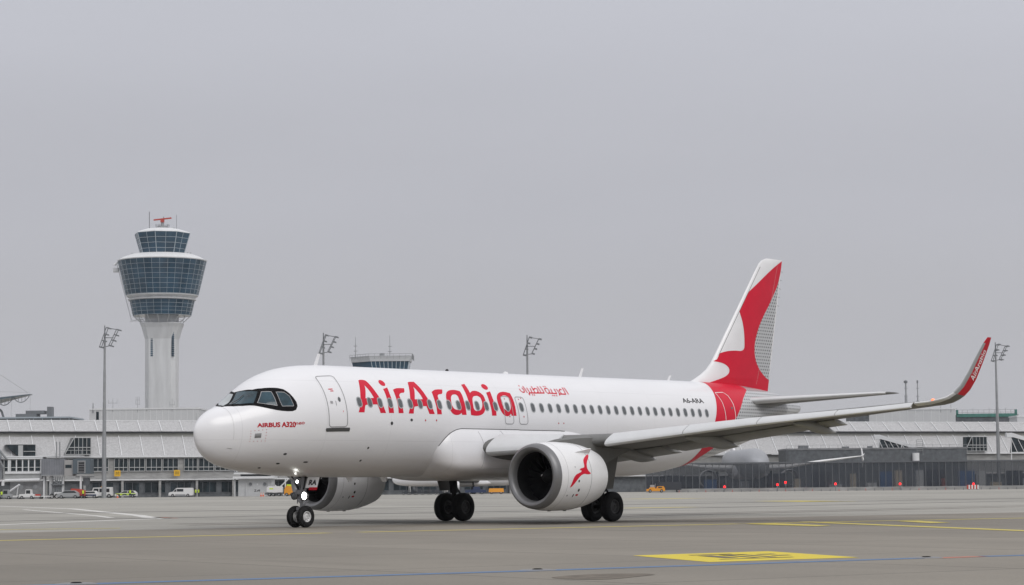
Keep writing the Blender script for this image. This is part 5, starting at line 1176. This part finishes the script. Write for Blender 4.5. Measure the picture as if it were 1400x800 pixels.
# ------------------------------------------------------------------ floodlight masts
def mast(u, vtop, Hm, label, flip=1):
    vh = 673.8-.00986*u; D = (Hm-CAM.z)*FOC/(vh-vtop); o = empty('floodlight_mast', ground_at(u,D), FACE, label, 'light mast', 'floodlight masts over the apron')
    m = MB(); z=0; n=5
    for i in range(n):
        r0=.50-.065*i; r1=.50-.065*(i+1)+.03; z0=Hm*.93*i/n; z1=Hm*.93*(i+1)/n; m.tube((0,0,z0),(0,0,z1),r0,r1,14)
    m.build('pole', MAST, o, True, 40)
    m = MB(); 
    f = flip; zt = Hm
    m.tube((0,0,Hm*.93),(0,0,Hm+.2),.16,.1,8)
    A_=[(-.9*f,zt-4.3),(.5*f,zt-.3)]; B_=[(1.0*f,zt-4.0),(2.6*f,zt-.7)]
    for (x0,z0),(x1,z1) in (A_,B_): 
        for y in (-1.1,1.1): m.tube((x0,y,z0),(x1,y,z1),.085,n=5)
        m.tube((x0,-1.1,z0),(x0,1.1,z0),.08,n=5); m.tube((x1,-1.1,z1),(x1,1.1,z1),.08,n=5)
    for t in (0,.5,1): 
        pa=(A_[0][0]+(A_[1][0]-A_[0][0])*t, A_[0][1]+(A_[1][1]-A_[0][1])*t); pb=(B_[0][0]+(B_[1][0]-B_[0][0])*t, B_[0][1]+(B_[1][1]-B_[0][1])*t); m.tube((pa[0],0,pa[1]),(pb[0],0,pb[1]),.08,n=5)
    m.build('head_frame', MASTD, o)
    for (x0,z0),(x1,z1) in (A_,B_):
        for t in (0.02,.35,.68,1):
            for y in (-.9,.9):
                x=x0+(x1-x0)*t; z=z0+(z1-z0)*t; l=MB(); l.box(-.38,.38,-.28,.28,-.12,.14,taper=.05,rot=Matrix.Rotation(R_(14*f),3,'Y'),at=(x+.32*f,y,z-.08)); l.build('floodlight', MASTD, o)
    return o
mast(141.5,447,35.0,'tallest-looking floodlight mast, standing before the terminal left of the control tower')
mast(441,457,35.0,'floodlight mast rising behind the airliner crown beside the small cabin')
mast(720,460,35.0,'floodlight mast rising behind the middle of the airliner fuselage')
mast(1361,470,35.0,'floodlight mast at the right just beyond the red sharklet')
# ------------------------------------------------------------------ vehicles (x to the right, nose towards -x unless turned)
def wheels(o, xs, w, r, mat=RUBBER):
    for x in xs:
        for y in (-w/2,w/2):
            m = MB(); m.revolve([(-.11,r*.6),(-.11,r*.95),(-.06,r),(.06,r),(.11,r*.95),(.11,r*.6)],16,'y',(x,y,r)); t = m.build('wheel', mat, o, True, 30)
            m = MB(); m.revolve([(-.10,.001),(-.10,r*.55),(-.07,r*.62),(.07,r*.62),(.10,r*.55),(.10,.001)],12,'y',(x,y,r)); m.build('wheel_rim', MAST, t)
def vehicle(name, u, D, label, cat, body, bmat, w, wins, wx, wr, extras=(), group=None, turn=0.0):
    o = empty(name, ground_at(u,D), FACE+turn, label, cat, group)
    m = MB(); m.prism(body,'y',-w/2,w/2); b = m.build('body', bmat, o, bevel=.05)
    for k,p in enumerate(wins):
        m = MB(); m.prism(p,'y',-w/2-.012,w/2+.012); m.build('window', VGLASS, o)
    wheels(o, wx, w-.12, wr)
    for nm,mat,boxes in extras:
        m = MB()
        for bx in boxes: m.box(*bx)
        m.build(nm, mat, o)
    return o
van = [(-2.6,.35),(-2.65,.75),(-2.5,1.0),(-1.75,1.15),(-1.05,1.85),(-.7,1.95),(2.45,1.95),(2.6,1.2),(2.6,.4),(2.3,.3),(-2.3,.3)]
vehicle('white_van',247,492,'white panel van parked below the right-hand yellow gate sign','van',van,VWHITE,1.9,[[(-1.62,1.16),(-1.05,1.72),(-.95,1.72),(-.95,1.14)],[(-.85,1.16),(-.85,1.74),(.55,1.74),(.55,1.16)]],(-1.75,1.5),.34,[('headlight',MAST,[(-2.62,-2.5,-.85,-.6,.75,.95)]),('bumper',VGREY,[(-2.72,-2.55,-.9,.9,.3,.5),(2.58,2.68,-.9,.9,.3,.5)]),('lower_trim',VGREY,[(-1.2,1.0,-.975,-.955,.32,.62)])])
wag = [(-2.3,.3),(-2.35,.7),(-2.1,.85),(-1.2,.98),(-.5,1.45),(1.7,1.46),(2.25,1.0),(2.3,.35)]
vehicle('patrol_car',172,486,'white estate car with dark blue and bright yellow side bands','car',wag,VWHITE,1.8,[[(-1.05,1.0),(-.45,1.38),(.35,1.38),(.35,1.0)],[(.45,1.0),(.45,1.38),(1.6,1.38),(1.95,1.02)]],(-1.5,1.45),.33,[('blue_band',VBLUE,[(-1.9,2.1,-.93,-.91,.50,.74)]),('yellow_band',HIVIS,[(-2.1,2.15,-.932,-.912,.76,.88),(-1.2,-.7,-.94,-.92,.52,.72),(.2,.7,-.94,-.92,.52,.72)]),('roof_bar',VBLUE,[(-.1,.15,-.55,.55,1.47,1.58)])],'cars by the terminal')
vehicle('silver_car',165,499,'dark-windowed silver car half hidden behind the blue and yellow banded car','car',[(-2.4,.3),(-2.5,.9),(-1.6,1.05),(-.9,1.65),(1.7,1.7),(2.3,1.1),(2.3,.35)],VGREY,1.8,[[(-1.3,1.08),(-.85,1.55),(1.6,1.6),(1.95,1.1)]],(-1.5,1.45),.33,(),'cars by the terminal')
vehicle('white_truck',139,480,'white crew-cab utility truck at the foot of the tall floodlight mast','truck',[(-2.0,.45),(-2.05,1.0),(-1.75,2.15),(2.1,2.25),(2.2,.45)],VWHITE,2.0,[[(-1.75,1.2),(-1.5,1.95),(-.6,1.95),(-.6,1.2)],[(-.4,1.2),(-.4,1.95),(.5,1.95),(.5,1.2)],[(.7,1.2),(.7,1.95),(1.7,1.95),(1.7,1.2)]],(-1.3,1.6),.42,[('front_rack',VGREY,[(-3.2,-2.0,-.9,.9,.5,.7),(-3.2,-3.1,-.9,.9,.5,1.5),(-2.6,-2.1,-.7,.7,.7,1.3)]),('roof_lamp',ORANGE,[(-.2,.1,-.15,.15,2.22,2.42)])])
vehicle('parked_car',94,463,'dark silver car nosed in beside the passenger boarding bridge','car',[(-2.2,.3),(-2.3,.95),(-1.5,1.1),(-.8,1.62),(1.3,1.62),(2.1,1.1),(2.2,.35)],VGREY,1.8,[[(-1.2,1.12),(-.75,1.5),(1.2,1.5),(1.7,1.12)]],(-1.4,1.4),.34,(),'cars by the terminal')
vehicle('parked_car',122,465,'white car with a blue stripe left of the white utility truck','car',[(-1.4,.3),(-1.5,.9),(-1.0,1.4),(1.3,1.5),(1.7,1.0),(1.7,.35)],VWHITE,1.8,[[(-.85,1.0),(-.7,1.32),(1.1,1.38),(1.3,1.0)]],(-.9,1.1),.33,[('blue_band',VBLUE,[(-1.3,1.5,-.93,-.91,.5,.8)])],'cars by the terminal')
vehicle('red_trailer',107,464,'red covered trailer between the silver car and the worker','trailer',[(-1.5,1.3),(-1.4,2.0),(.6,1.85),(1.4,1.5),(1.4,.5),(-.4,.5)],VRED,1.8,[],(-.1,.8),.3)
def tractor(u,D,label,mat=VWHITE,grp='ground support tractors'):
    return vehicle('baggage_tractor',u,D,label,'tractor',[(-1.5,.3),(-1.5,.95),(-.3,1.0),(-.2,1.9),(.9,1.9),(1.0,1.0),(1.5,.95),(1.5,.3)],mat,1.4,[[(-.1,1.05),(-.1,1.75),(.75,1.75),(.75,1.05)]],(-.95,1.0),.32,[('bumper',VGREY,[(-1.62,-1.5,-.7,.7,.3,.6)])],grp)
tractor(37,462,'white baggage tractor near the boarding bridge column'); tractor(6,461,'red-marked pale tractor at the left border',VGREY)
vehicle('tank_trailer',374,486,'white tank trailer under the airliner nose beside the white kiosk','tank trailer',[(-1.6,.9),(-1.6,1.8),(-1.3,2.1),(1.5,2.1),(1.75,1.8),(1.75,.8),(0,.7)],VWHITE,1.9,[],(-1.0,-.2,1.0),.34,[('chassis',MASTD,[(-2.0,1.8,-.6,.6,.35,.75)]),('green_band',HIVIS,[(-1.0,-.2,-.965,-.955,1.45,1.7)])])
vehicle('orange_tug',394,482,'orange and yellow tug glimpsed between the kiosk and the nose gear','tug',[(-1.0,.3),(-1.0,1.4),(-.6,2.2),(.7,2.0),(.9,1.4),(1.0,.3)],ORANGE,1.6,[],(-.5,.6),.35,[('yellow_hood',HIVIS,[(-.5,.6,-.6,.6,2.0,2.45)])])
yt = vehicle('yellow_tow_tug',893,474,'low orange-yellow aircraft tow tug beyond the main gear','tug',[(-3.1,.4),(-3.0,1.05),(-2.2,1.1),(-1.9,1.5),(-.3,1.55),(-.1,1.1),(.3,1.2),(.5,1.75),(2.6,1.8),(3.0,1.2),(3.1,.4)],ORANGE,2.3,[[(.7,1.25),(.8,1.62),(2.0,1.62),(2.1,1.25)]],(-1.9,1.9),.48,[('deck_gear',VGREY,[(-1.8,-.4,-.7,.7,1.5,2.2),(-.2,-.1,-.6,-.5,1.5,2.6)])])
yt.scale = (.62,.8,.72)
vehicle('dark_container_dolly',912,478,'dark box trailer beside the orange-yellow tow tug','trailer',[(-2.4,.5),(-2.4,2.2),(2.4,2.2),(2.4,.5)],CD_,2.0,[],(-1.7,1.7),.3)
# baggage dollies seen under the belly
dl = ['leftmost','second','third','fourth','fifth','sixth','rightmost']
for k,u in enumerate((553,562,571,580,590,600,612)):
    D=481+k%2*2; o = empty('baggage_dolly', ground_at(u,D), FACE, dl[k]+' of the dark baggage dollies in a row under the fuselage', 'dolly', 'baggage dollies in a row')
    m=MB(); m.box(-.75,.75,-.7,.7,.35,.6); m.build('deck', CD_, o); m=MB(); 
    for x in (-.7,.7): m.box(x-.05,x+.05,-.6,.6,.6,1.1+.35*((k*7)%3))
    m.box(-.3,.4,-.4,.4,.6,.9+.2*(k%3)); m.build('rack', CD_, o); wheels(o,(-.5,.5),1.2,.25)
o = empty('pushback_tug', ground_at(648,480), FACE, 'dark low tug right of the starboard main wheels', 'tug')
# people
def person_mesh():
    bm = bmesh.new(); sk = {}
    J = {'pel':(0,0,.95,.13),'bel':(0,0,1.12,.125),'che':(0,.0,1.35,.15),'nec':(0,0,1.50,.06),'hed':(0,-.02,1.66,.095),'top':(0,-.01,1.74,.07),
         'ls':(-.19,0,1.42,.06),'le':(-.27,-.02,1.15,.045),'lw':(-.25,-.14,.93,.035),'lh':(-.24,-.19,.86,.035),'rs':(.19,0,1.42,.06),'re':(.27,.02,1.15,.045),'rw':(.27,-.10,.92,.035),'rh':(.26,-.15,.85,.035),
         'lp':(-.10,0,.88,.10),'lk':(-.12,-.05,.50,.07),'la':(-.12,.06,.10,.045),'lt':(-.12,-.10,.05,.045),'rp':(.10,0,.88,.10),'rk':(.13,-.02,.50,.07),'ra':(.13,.02,.10,.045),'rt':(.14,-.14,.05,.045)}
    E = [('pel','bel'),('bel','che'),('che','nec'),('nec','hed'),('hed','top'),('che','ls'),('ls','le'),('le','lw'),('lw','lh'),('che','rs'),('rs','re'),('re','rw'),('rw','rh'),('pel','lp'),('lp','lk'),('lk','la'),('la','lt'),('pel','rp'),('rp','rk'),('rk','ra'),('ra','rt')]
    me = bpy.data.meshes.new('person_cage'); names=list(J); me.from_pydata([J[n][:3] for n in names],[(names.index(a),names.index(b)) for a,b in E],[])
    ob = bpy.data.objects.new('person_cage', me); col.objects.link(ob); md = ob.modifiers.new('s','SKIN'); sb = ob.modifiers.new('u','SUBSURF'); sb.levels = 1; sb.render_levels=1
    for i,n in enumerate(names): me.skin_vertices[0].data[i].radius = (J[n][3],J[n][3]*.85)
    me.skin_vertices[0].data[0].use_root = True
    bpy.context.view_layer.update(); out = bpy.data.meshes.new_from_object(ob.evaluated_get(bpy.context.evaluated_depsgraph_get())); bpy.data.objects.remove(ob); bpy.data.meshes.remove(me); out.name='person'
    for p in out.polygons: p.use_smooth=True
    return out
PM = person_mesh(); PM.materials.clear(); PM.materials.append(CLOTHD); PM.materials.append(SKIN)
for p in PM.polygons:
    if p.center.z > 1.52 or (p.center.z < .92 and abs(p.center.x) > .21): p.material_index = 1
def person(u, D, label, rz=0.0, vest=True, sc=1.0):
    o = bpy.data.objects.new('person', PM); col.objects.link(o); o.location = ground_at(u,D); o.rotation_euler=(0,0,FACE+rz); o.scale=(sc,)*3; tag(o,label,'person','ground crew by the terminal')
    m = MB()
    def el(w,d,z,n=14): return [(w*math.cos(2*math.pi*i/n), d*math.sin(2*math.pi*i/n), z) for i in range(n)]
    m.loft([el(.19,.155,.90),el(.185,.15,1.10),el(.215,.165,1.30),el(.225,.155,1.42),el(.12,.10,1.50)]); v=m.build('vest', HIVIS if vest else ORANGE, o, True)
    m = MB(); m.revolve([(1.68,.108),(1.75,.10),(1.80,.06),(1.815,.001)],12,'z',(0,-.01,0)); m.build('helmet' if not vest else 'hair', ORANGE if not vest else GREASE, o, True)
    return o
person(113,462,'worker in a bright yellow vest standing left of the white utility truck',.4,True,1.05)
person(177,483,'worker in a yellow vest standing in front of the banded estate car',.2)
person(266.5,494,'left of two workers in yellow vests behind the white van',.5); person(270.5,495,'right of two workers in yellow vests behind the white van',-.6)
person(2,459,'worker in a yellow vest at the left border beside the tractor',0)
def cone(u,D,label):
    o = empty('traffic_cone', ground_at(u,D), FACE, label, 'cone', 'traffic cones'); m=MB(); m.revolve([(.03,.19),(.45,.10),(.8,.03),(.8,.001)],14,'z'); m.build('cone_body', CONEO, o, True, 40); m=MB(); m.box(-.24,.24,-.24,.24,0,.035); m.build('cone_base', CONEO, o); m=MB(); m.revolve([(.4,.118),(.56,.082)],14,'z'); m.build('white_band', WMARK, o)
    return o
cone(160,476,'orange cone on the apron in front of the banded estate car'); cone(355.5,480,'orange cone in front of the white kiosk under the nose'); cone(358.5,482,'second orange cone just right of the one before the kiosk')

# ------------------------------------------------------------------ boarding bridge at the left edge
D=468; K_=D/FOC; jb = empty('boarding_bridge', ground_at(-10,D), FACE, 'grey passenger boarding bridge with a glazed white tunnel at the left edge', 'boarding bridge')
def bz(v,u=60): return height(u,v,D)
def bx(u): return (u+10)*K_
m = MB(); m.box(bx(4),bx(57),0,4,bz(655),bz(624.5)); m.build('tunnel_walls', material('bridge_white_cladding',(.42,.43,.43),.6,noise=.12,nscale=1), jb)
m = MB(); m.box(bx(2),bx(58),-.4,4.4,bz(628),bz(626)); m.box(bx(2),bx(110),-.2,4.2,bz(625.5),bz(624)); m.box(bx(7),bx(57),-.35,-.002,bz(648),bz(645)); m.build('tunnel_trim', RIBM, jb)
for k in range(6):
    u0 = 6+k*8.3 if k else 5.5; m=MB(); m.box(bx(u0)+.1,bx(u0+7.4),-.10,-.004,bz(644),bz(629.5)); m.build('tunnel_window', WINM, jb)
m = MB(); m.box(bx(5),bx(57),-.16,-.11,bz(639.6),bz(639))
for k in range(8): m.box(bx(5.5+k*8.3)-.12 if k else bx(12)-.25,bx(5.5+k*8.3)+.12 if k else bx(12)+.25,-.17,-.105,bz(645),bz(628.5)) if k<7 else None
m.build('window_bars', RIBM, jb)
m = MB(); m.box(bx(57.2),bx(89),-1.0,3.5,bz(651),bz(628)); m.build('telescopic_tunnel', material('bridge_grey_panel',(.19,.20,.225),.55,noise=.2,nscale=.7), jb)
m = MB(); 
for k in range(14): m.box(bx(58+k*2.3),bx(58+k*2.3)+.05,-1.05,-1.002,bz(650),bz(628.5))
m.box(bx(57.3),bx(100),-1.1,-1.004,bz(651.4),bz(649.8)); m.build('tunnel_ribs', MAST, jb)
m = MB(); m.box(bx(89.2),bx(101),-1.4,3,bz(651.5),bz(630)); m.build('bridge_cabin', material('bridge_beige_panel',(.34,.335,.33),.6), jb)
m = MB(); m.box(bx(90.5),bx(99),-1.45,-1.402,bz(641),bz(636.5)); m.build('cabin_window', WINM, jb)
m = MB(); m.box(bx(101.2),bx(125),-1.8,2,bz(649),bz(628.2)); m.build('cabin_hood', material('bridge_blue_grey',(.085,.11,.13),.5), jb)
m = MB(); m.box(bx(107.5),bx(118.5),-1.86,-1.802,bz(648),bz(631)); m.build('hood_frame', MAST, jb)
m = MB(); m.box(bx(109),bx(116.8),-1.92,-1.862,bz(647),bz(632.5)); q=m.build('hood_opening', WIND, jb)
m = MB()
for k in range(5): m.box(bx(109.2),bx(116.6),-1.96,-1.925,bz(646-k*3.2),bz(645.5-k*3.2))
m.build('shutter_slats', MAST, q)
m = MB(); m.box(bx(14),bx(57),-.1,3.5,0,bz(657.5)); m.build('plant_wall', material('plant_wall_grey',(.22,.225,.23),.8,noise=.25,nscale=.8), jb)
m = MB(); m.poly([(bx(5),-.8,bz(664)),(bx(5),-.8,bz(659)),(bx(8),-.8,bz(657)),(bx(55),-.8,bz(656.6))],.32,10); m.build('air_duct', RIBM, jb, True, 30)
m = MB()
for u in (29,48): m.revolve([(-.14,.001),(-.14,.35),(-.1,.42)],14,'y',(bx(u),-.02,bz(666)))
m.build('wall_fans', MAST, jb)
m = MB(); m.box(bx(67),bx(70.5),0,1.5,0,bz(651)); m.box(bx(58),bx(61),0,1.5,0,bz(652)); m.box(bx(85.5),bx(87.5),-1,0,0,bz(651)); m.box(bx(110),bx(112.3),-1.2,-.5,bz(673),bz(651)); m.build('bridge_columns', RIBM, jb)
m = MB(); 
for k in range(5): m.tube((bx(72+k*3),-1.2,bz(678)),(bx(74+k*3),-1.0,bz(652)),.13,n=6); m.tube((bx(72+k*3),-1.2,bz(655+k*4)),(bx(84),-1.0,bz(660+k*3)),.10,n=5)
m.box(bx(71),bx(88),-1.6,-.9,bz(664),bz(662.5)); m.build('lifting_frame', MASTD, jb)
m = MB(); m.box(bx(70),bx(88.5),-1.8,-.6,.15,.8); m.box(bx(76),bx(88),-1.8,-.6,.8,1.3); m.build('drive_carriage', VWHITE, jb)
for x in (bx(73),bx(80),bx(86)): m=MB(); m.revolve([(-.15,.35),(-.15,.5),(.15,.5),(.15,.35)],14,'y',(x,-1.9,.5)); m.build('drive_wheel', RUBBER, jb)
m = MB(); 
for u in (78,82.5): m.tube((bx(u),-1.2,bz(628)),(bx(u),-1.2,bz(605)),.14,n=6)
m.build('lightning_poles', MAST, jb)
m = MB(); m.box(bx(103),bx(126),-.5,1.5,bz(653.5),bz(652.5)); m.box(bx(113),bx(122),-.6,1,bz(665),bz(663)); m.box(bx(113.5),bx(121.5),-.5,.9,bz(663),bz(654)); m.build('service_stair_cabin', CONCD, jb)
m = MB(); m.tube((bx(-8),-1,bz(615)),(bx(6),-1,bz(640)),.2,n=6); m.tube((bx(-8),-1,bz(606)),(bx(10),-1,bz(628)),.25,n=6); m.prism([(bx(-8),bz(655)),(bx(3.5),bz(655)),(bx(3.5),bz(634)),(bx(-8),bz(612))],'y',-.5,3); m.build('sloping_link', material('link_grey',(.20,.21,.22),.6), jb)
o = empty('belt_loader', ground_at(18,464), FACE, 'pale mobile steps leaning beside the tractors at the left', 'belt loader'); m=MB(); m.tube((-2.2,0,.6),(1.2,0,2.9),.16,n=6); m.tube((-2.2,.6,.6),(1.2,.6,2.9),.16,n=6)
for k in range(7): m.box(-2.2+k*.5,-1.9+k*.5,0,.6,.6+k*.34,.68+k*.34)
m.tube((1.0,0,2.8),(.7,0,.5),.08,n=6); m.build('ramp', RIBM, o); m=MB(); m.box(-1.8,1.8,-.2,.8,.35,.7); m.build('chassis', VWHITE, o); wheels(o,(-1.2,1.2),1.0,.3)
for u,lb in ((50,'flat white dolly with red load left of the bridge lifting frame'),(62,'empty flat white dolly under the bridge tunnel')):
    o = empty('flat_dolly', ground_at(u,463), FACE, lb, 'dolly', 'flat dollies by the bridge'); m=MB(); m.box(-1.1,1.1,-.7,.7,.4,.6); m.build('deck', VWHITE, o); wheels(o,(-.8,.8),1.1,.24)
    if u==50: m=MB(); m.box(-.8,.7,-.5,.5,.605,.95); m.build('load_cover', VRED, o)
# white kiosk with round vents, canopy and struts under the nose
D=490; K_=D/FOC; ks = empty('service_kiosk', ground_at(322,D), FACE, 'white service kiosk with two round vents under a flat canopy below the nose', 'kiosk')
def kx(u): return (u-322)*K_
def kz(v): return height(345,v,D)
KW = material('kiosk_white',(.50,.51,.52),.6,noise=.08,nscale=1.5)
m=MB(); m.box(kx(324.5),kx(371),0,5,0.0,kz(655.2)); m.build('walls', KW, ks)
m=MB(); m.box(kx(318),kx(374),-1.2,6,kz(654.8),kz(651.8)); m.build('canopy', RIBM, ks)
m=MB(); m.box(kx(328),kx(366),-.6,4,kz(651.7),kz(649)); m.build('canopy_gap', WIND, ks)
m=MB(); m.box(kx(319),kx(368),-1.0,6,kz(648.9),kz(646.5)); m.build('upper_canopy', RIBM, ks)
m=MB(); 
for u in (319,334.7,365): m.box(kx(u),kx(u)+.28,-.25,-.003 if u>330 else .3,0,kz(655))
m.build('posts', KW, ks)
for u in (341,360.5):
    m=MB(); m.revolve([(-.1,.30),(-.12,.38),(0,.4)],18,'y',(kx(u),-.01,kz(662.5))); v=m.build('round_vent', MAST, ks, True); m=MB(); m.revolve([(-.06,.001),(-.06,.31)],18,'y',(kx(u),-.012,kz(662.5))); m.build('vent_grille', MASTD, v)
m=MB(); m.revolve([(-.05,.001),(-.05,.16)],14,'y',(kx(350.5),-.01,kz(662.5))); m.build('lamp', RIBM, ks)
# the short dark inscription on the front
def ktxt(a,b): return Vector((kx(346)+a,-.02,kz(672.6)+b))
text_decal('wall_inscription','Z.v9',.62,ktxt,BLK,ks,.02,1.25,g=5)
m=MB(); 
for a,b in (((371,676),(392,656)),((374,664),(386,678)),((388,655),(388,679)),((397,652),(397,679))): m.tube((kx(a[0]),1,kz(a[1])),(kx(b[0]),1,max(0,kz(b[1]))),.14,n=6)
m.build('steel_struts', RIBM, ks)
m=MB(); m.prism([(kx(290),kz(630)),(kx(292),kz(628)),(kx(326),kz(643.5)),(kx(321),kz(646.5))],'y',-.6,.6); 
m.build('sloping_stair_casing', RIBM, ks)
m=MB()
for k in range(7): u=296+k*4; v=634+k*1.9; m.tube((kx(u),-.75,kz(v-2)),(kx(u+4),-.75,kz(v+3)),.1,n=5)
m.build('stair_lattice', MASTD, ks)

# ------------------------------------------------------------------ parked airliners behind
def parked(u, D, heading, sc, label):
    r = empty('parked_airliner', ground_at(u,D), heading, label, 'airliner', 'white airliners parked behind', scale=sc)
    for ch in list(JET.children):
        nm = ch.name.split('.')[0]
        if nm in ('fuselage','wing','tailplane','engine','belly_fairing','main_gear_leg','nose_gear_leg','main_wheel','nose_wheel'):
            c = ch.copy(); col.objects.link(c); c.parent = r
            if nm=='wing':
                q = MB(); f=[(16.6,4.1),(17.2,5.4),(17.35,5.4),(17.2,4.2),(17.35,3.3),(17.2,3.3)]
        if nm=='tail_fin': c = ch.copy(); col.objects.link(c); c.parent = r
    return r
pk = MB()
big = parked(1029,494,YAW+math.radians(1),1.6,'large white airliner parked behind the glass fence, its wing showing above it')
for c in list(big.children):
    if c.name.startswith('wing'): c.data = c.data.copy(); c.data.materials.clear(); c.data.materials.append(VWHITE); c.scale = (1,1,1.12)
    if c.name.startswith('fuselage'): c.data = c.data.copy(); c.data.materials.clear(); c.data.materials.append(material('pale_grey_livery',(.30,.31,.33),.4))
for s in (-1,1):
    m=MB(); m.prism([(20.3-5.07,4.25),(21.2-5.07,4.2),(21.9-5.07,5.9),(21.5-5.07,5.9)],'y',s*17.15,s*17.27); m.build('wing_tip_fence', VWHITE, big)
    m=MB(); m.prism([(20.5-5.07,4.2),(21.2-5.07,4.2),(21.3-5.07,3.2),(21.1-5.07,3.2)],'y',s*17.15,s*17.27); m.build('wing_tip_fence', VWHITE, big)
parked(566,503,FACE+math.radians(3),1.0,'white airliner parked far behind, glimpsed under the belly')
o = empty('orange_loader', ground_at(676,482), FACE, 'orange loader glimpsed between the starboard wheels and the port intake', 'loader'); m=MB(); m.box(-1.6,1.6,-1,1,.4,1.2,taper=.1); m.build('body', ORANGE, o); wheels(o,(-1,1),1.6,.35)
tg = bpy.data.objects['pushback_tug']; m=MB(); m.prism([(-2.2,.35),(-2.2,.9),(-.6,1.0),(-.4,1.6),(.8,1.6),(1.0,1.0),(2.2,.9),(2.2,.35)],'y',-1,1); m.build('body', VBLUE, tg, bevel=.04); wheels(tg,(-1.3,1.3),1.7,.38)

# ------------------------------------------------------------------ haze: one even volume round everything
HAZE = 0.00006
m = MB(); m.box(-1210,1910,-1210,1910,-1,96); hz = m.build('haze', None); tag(hz, kind='stuff')
hm = bpy.data.materials.new('haze_air'); hm.use_nodes = True; nt = hm.node_tree; nt.nodes.clear(); out = nt.nodes.new('ShaderNodeOutputMaterial'); pv_ = nt.nodes.new('ShaderNodeVolumePrincipled')
pv_.inputs['Color'].default_value = (.93,.95,1,1); pv_.inputs['Density'].default_value = HAZE; nt.links.new(pv_.outputs[0], out.inputs['Volume']); hz.data.materials.append(hm)
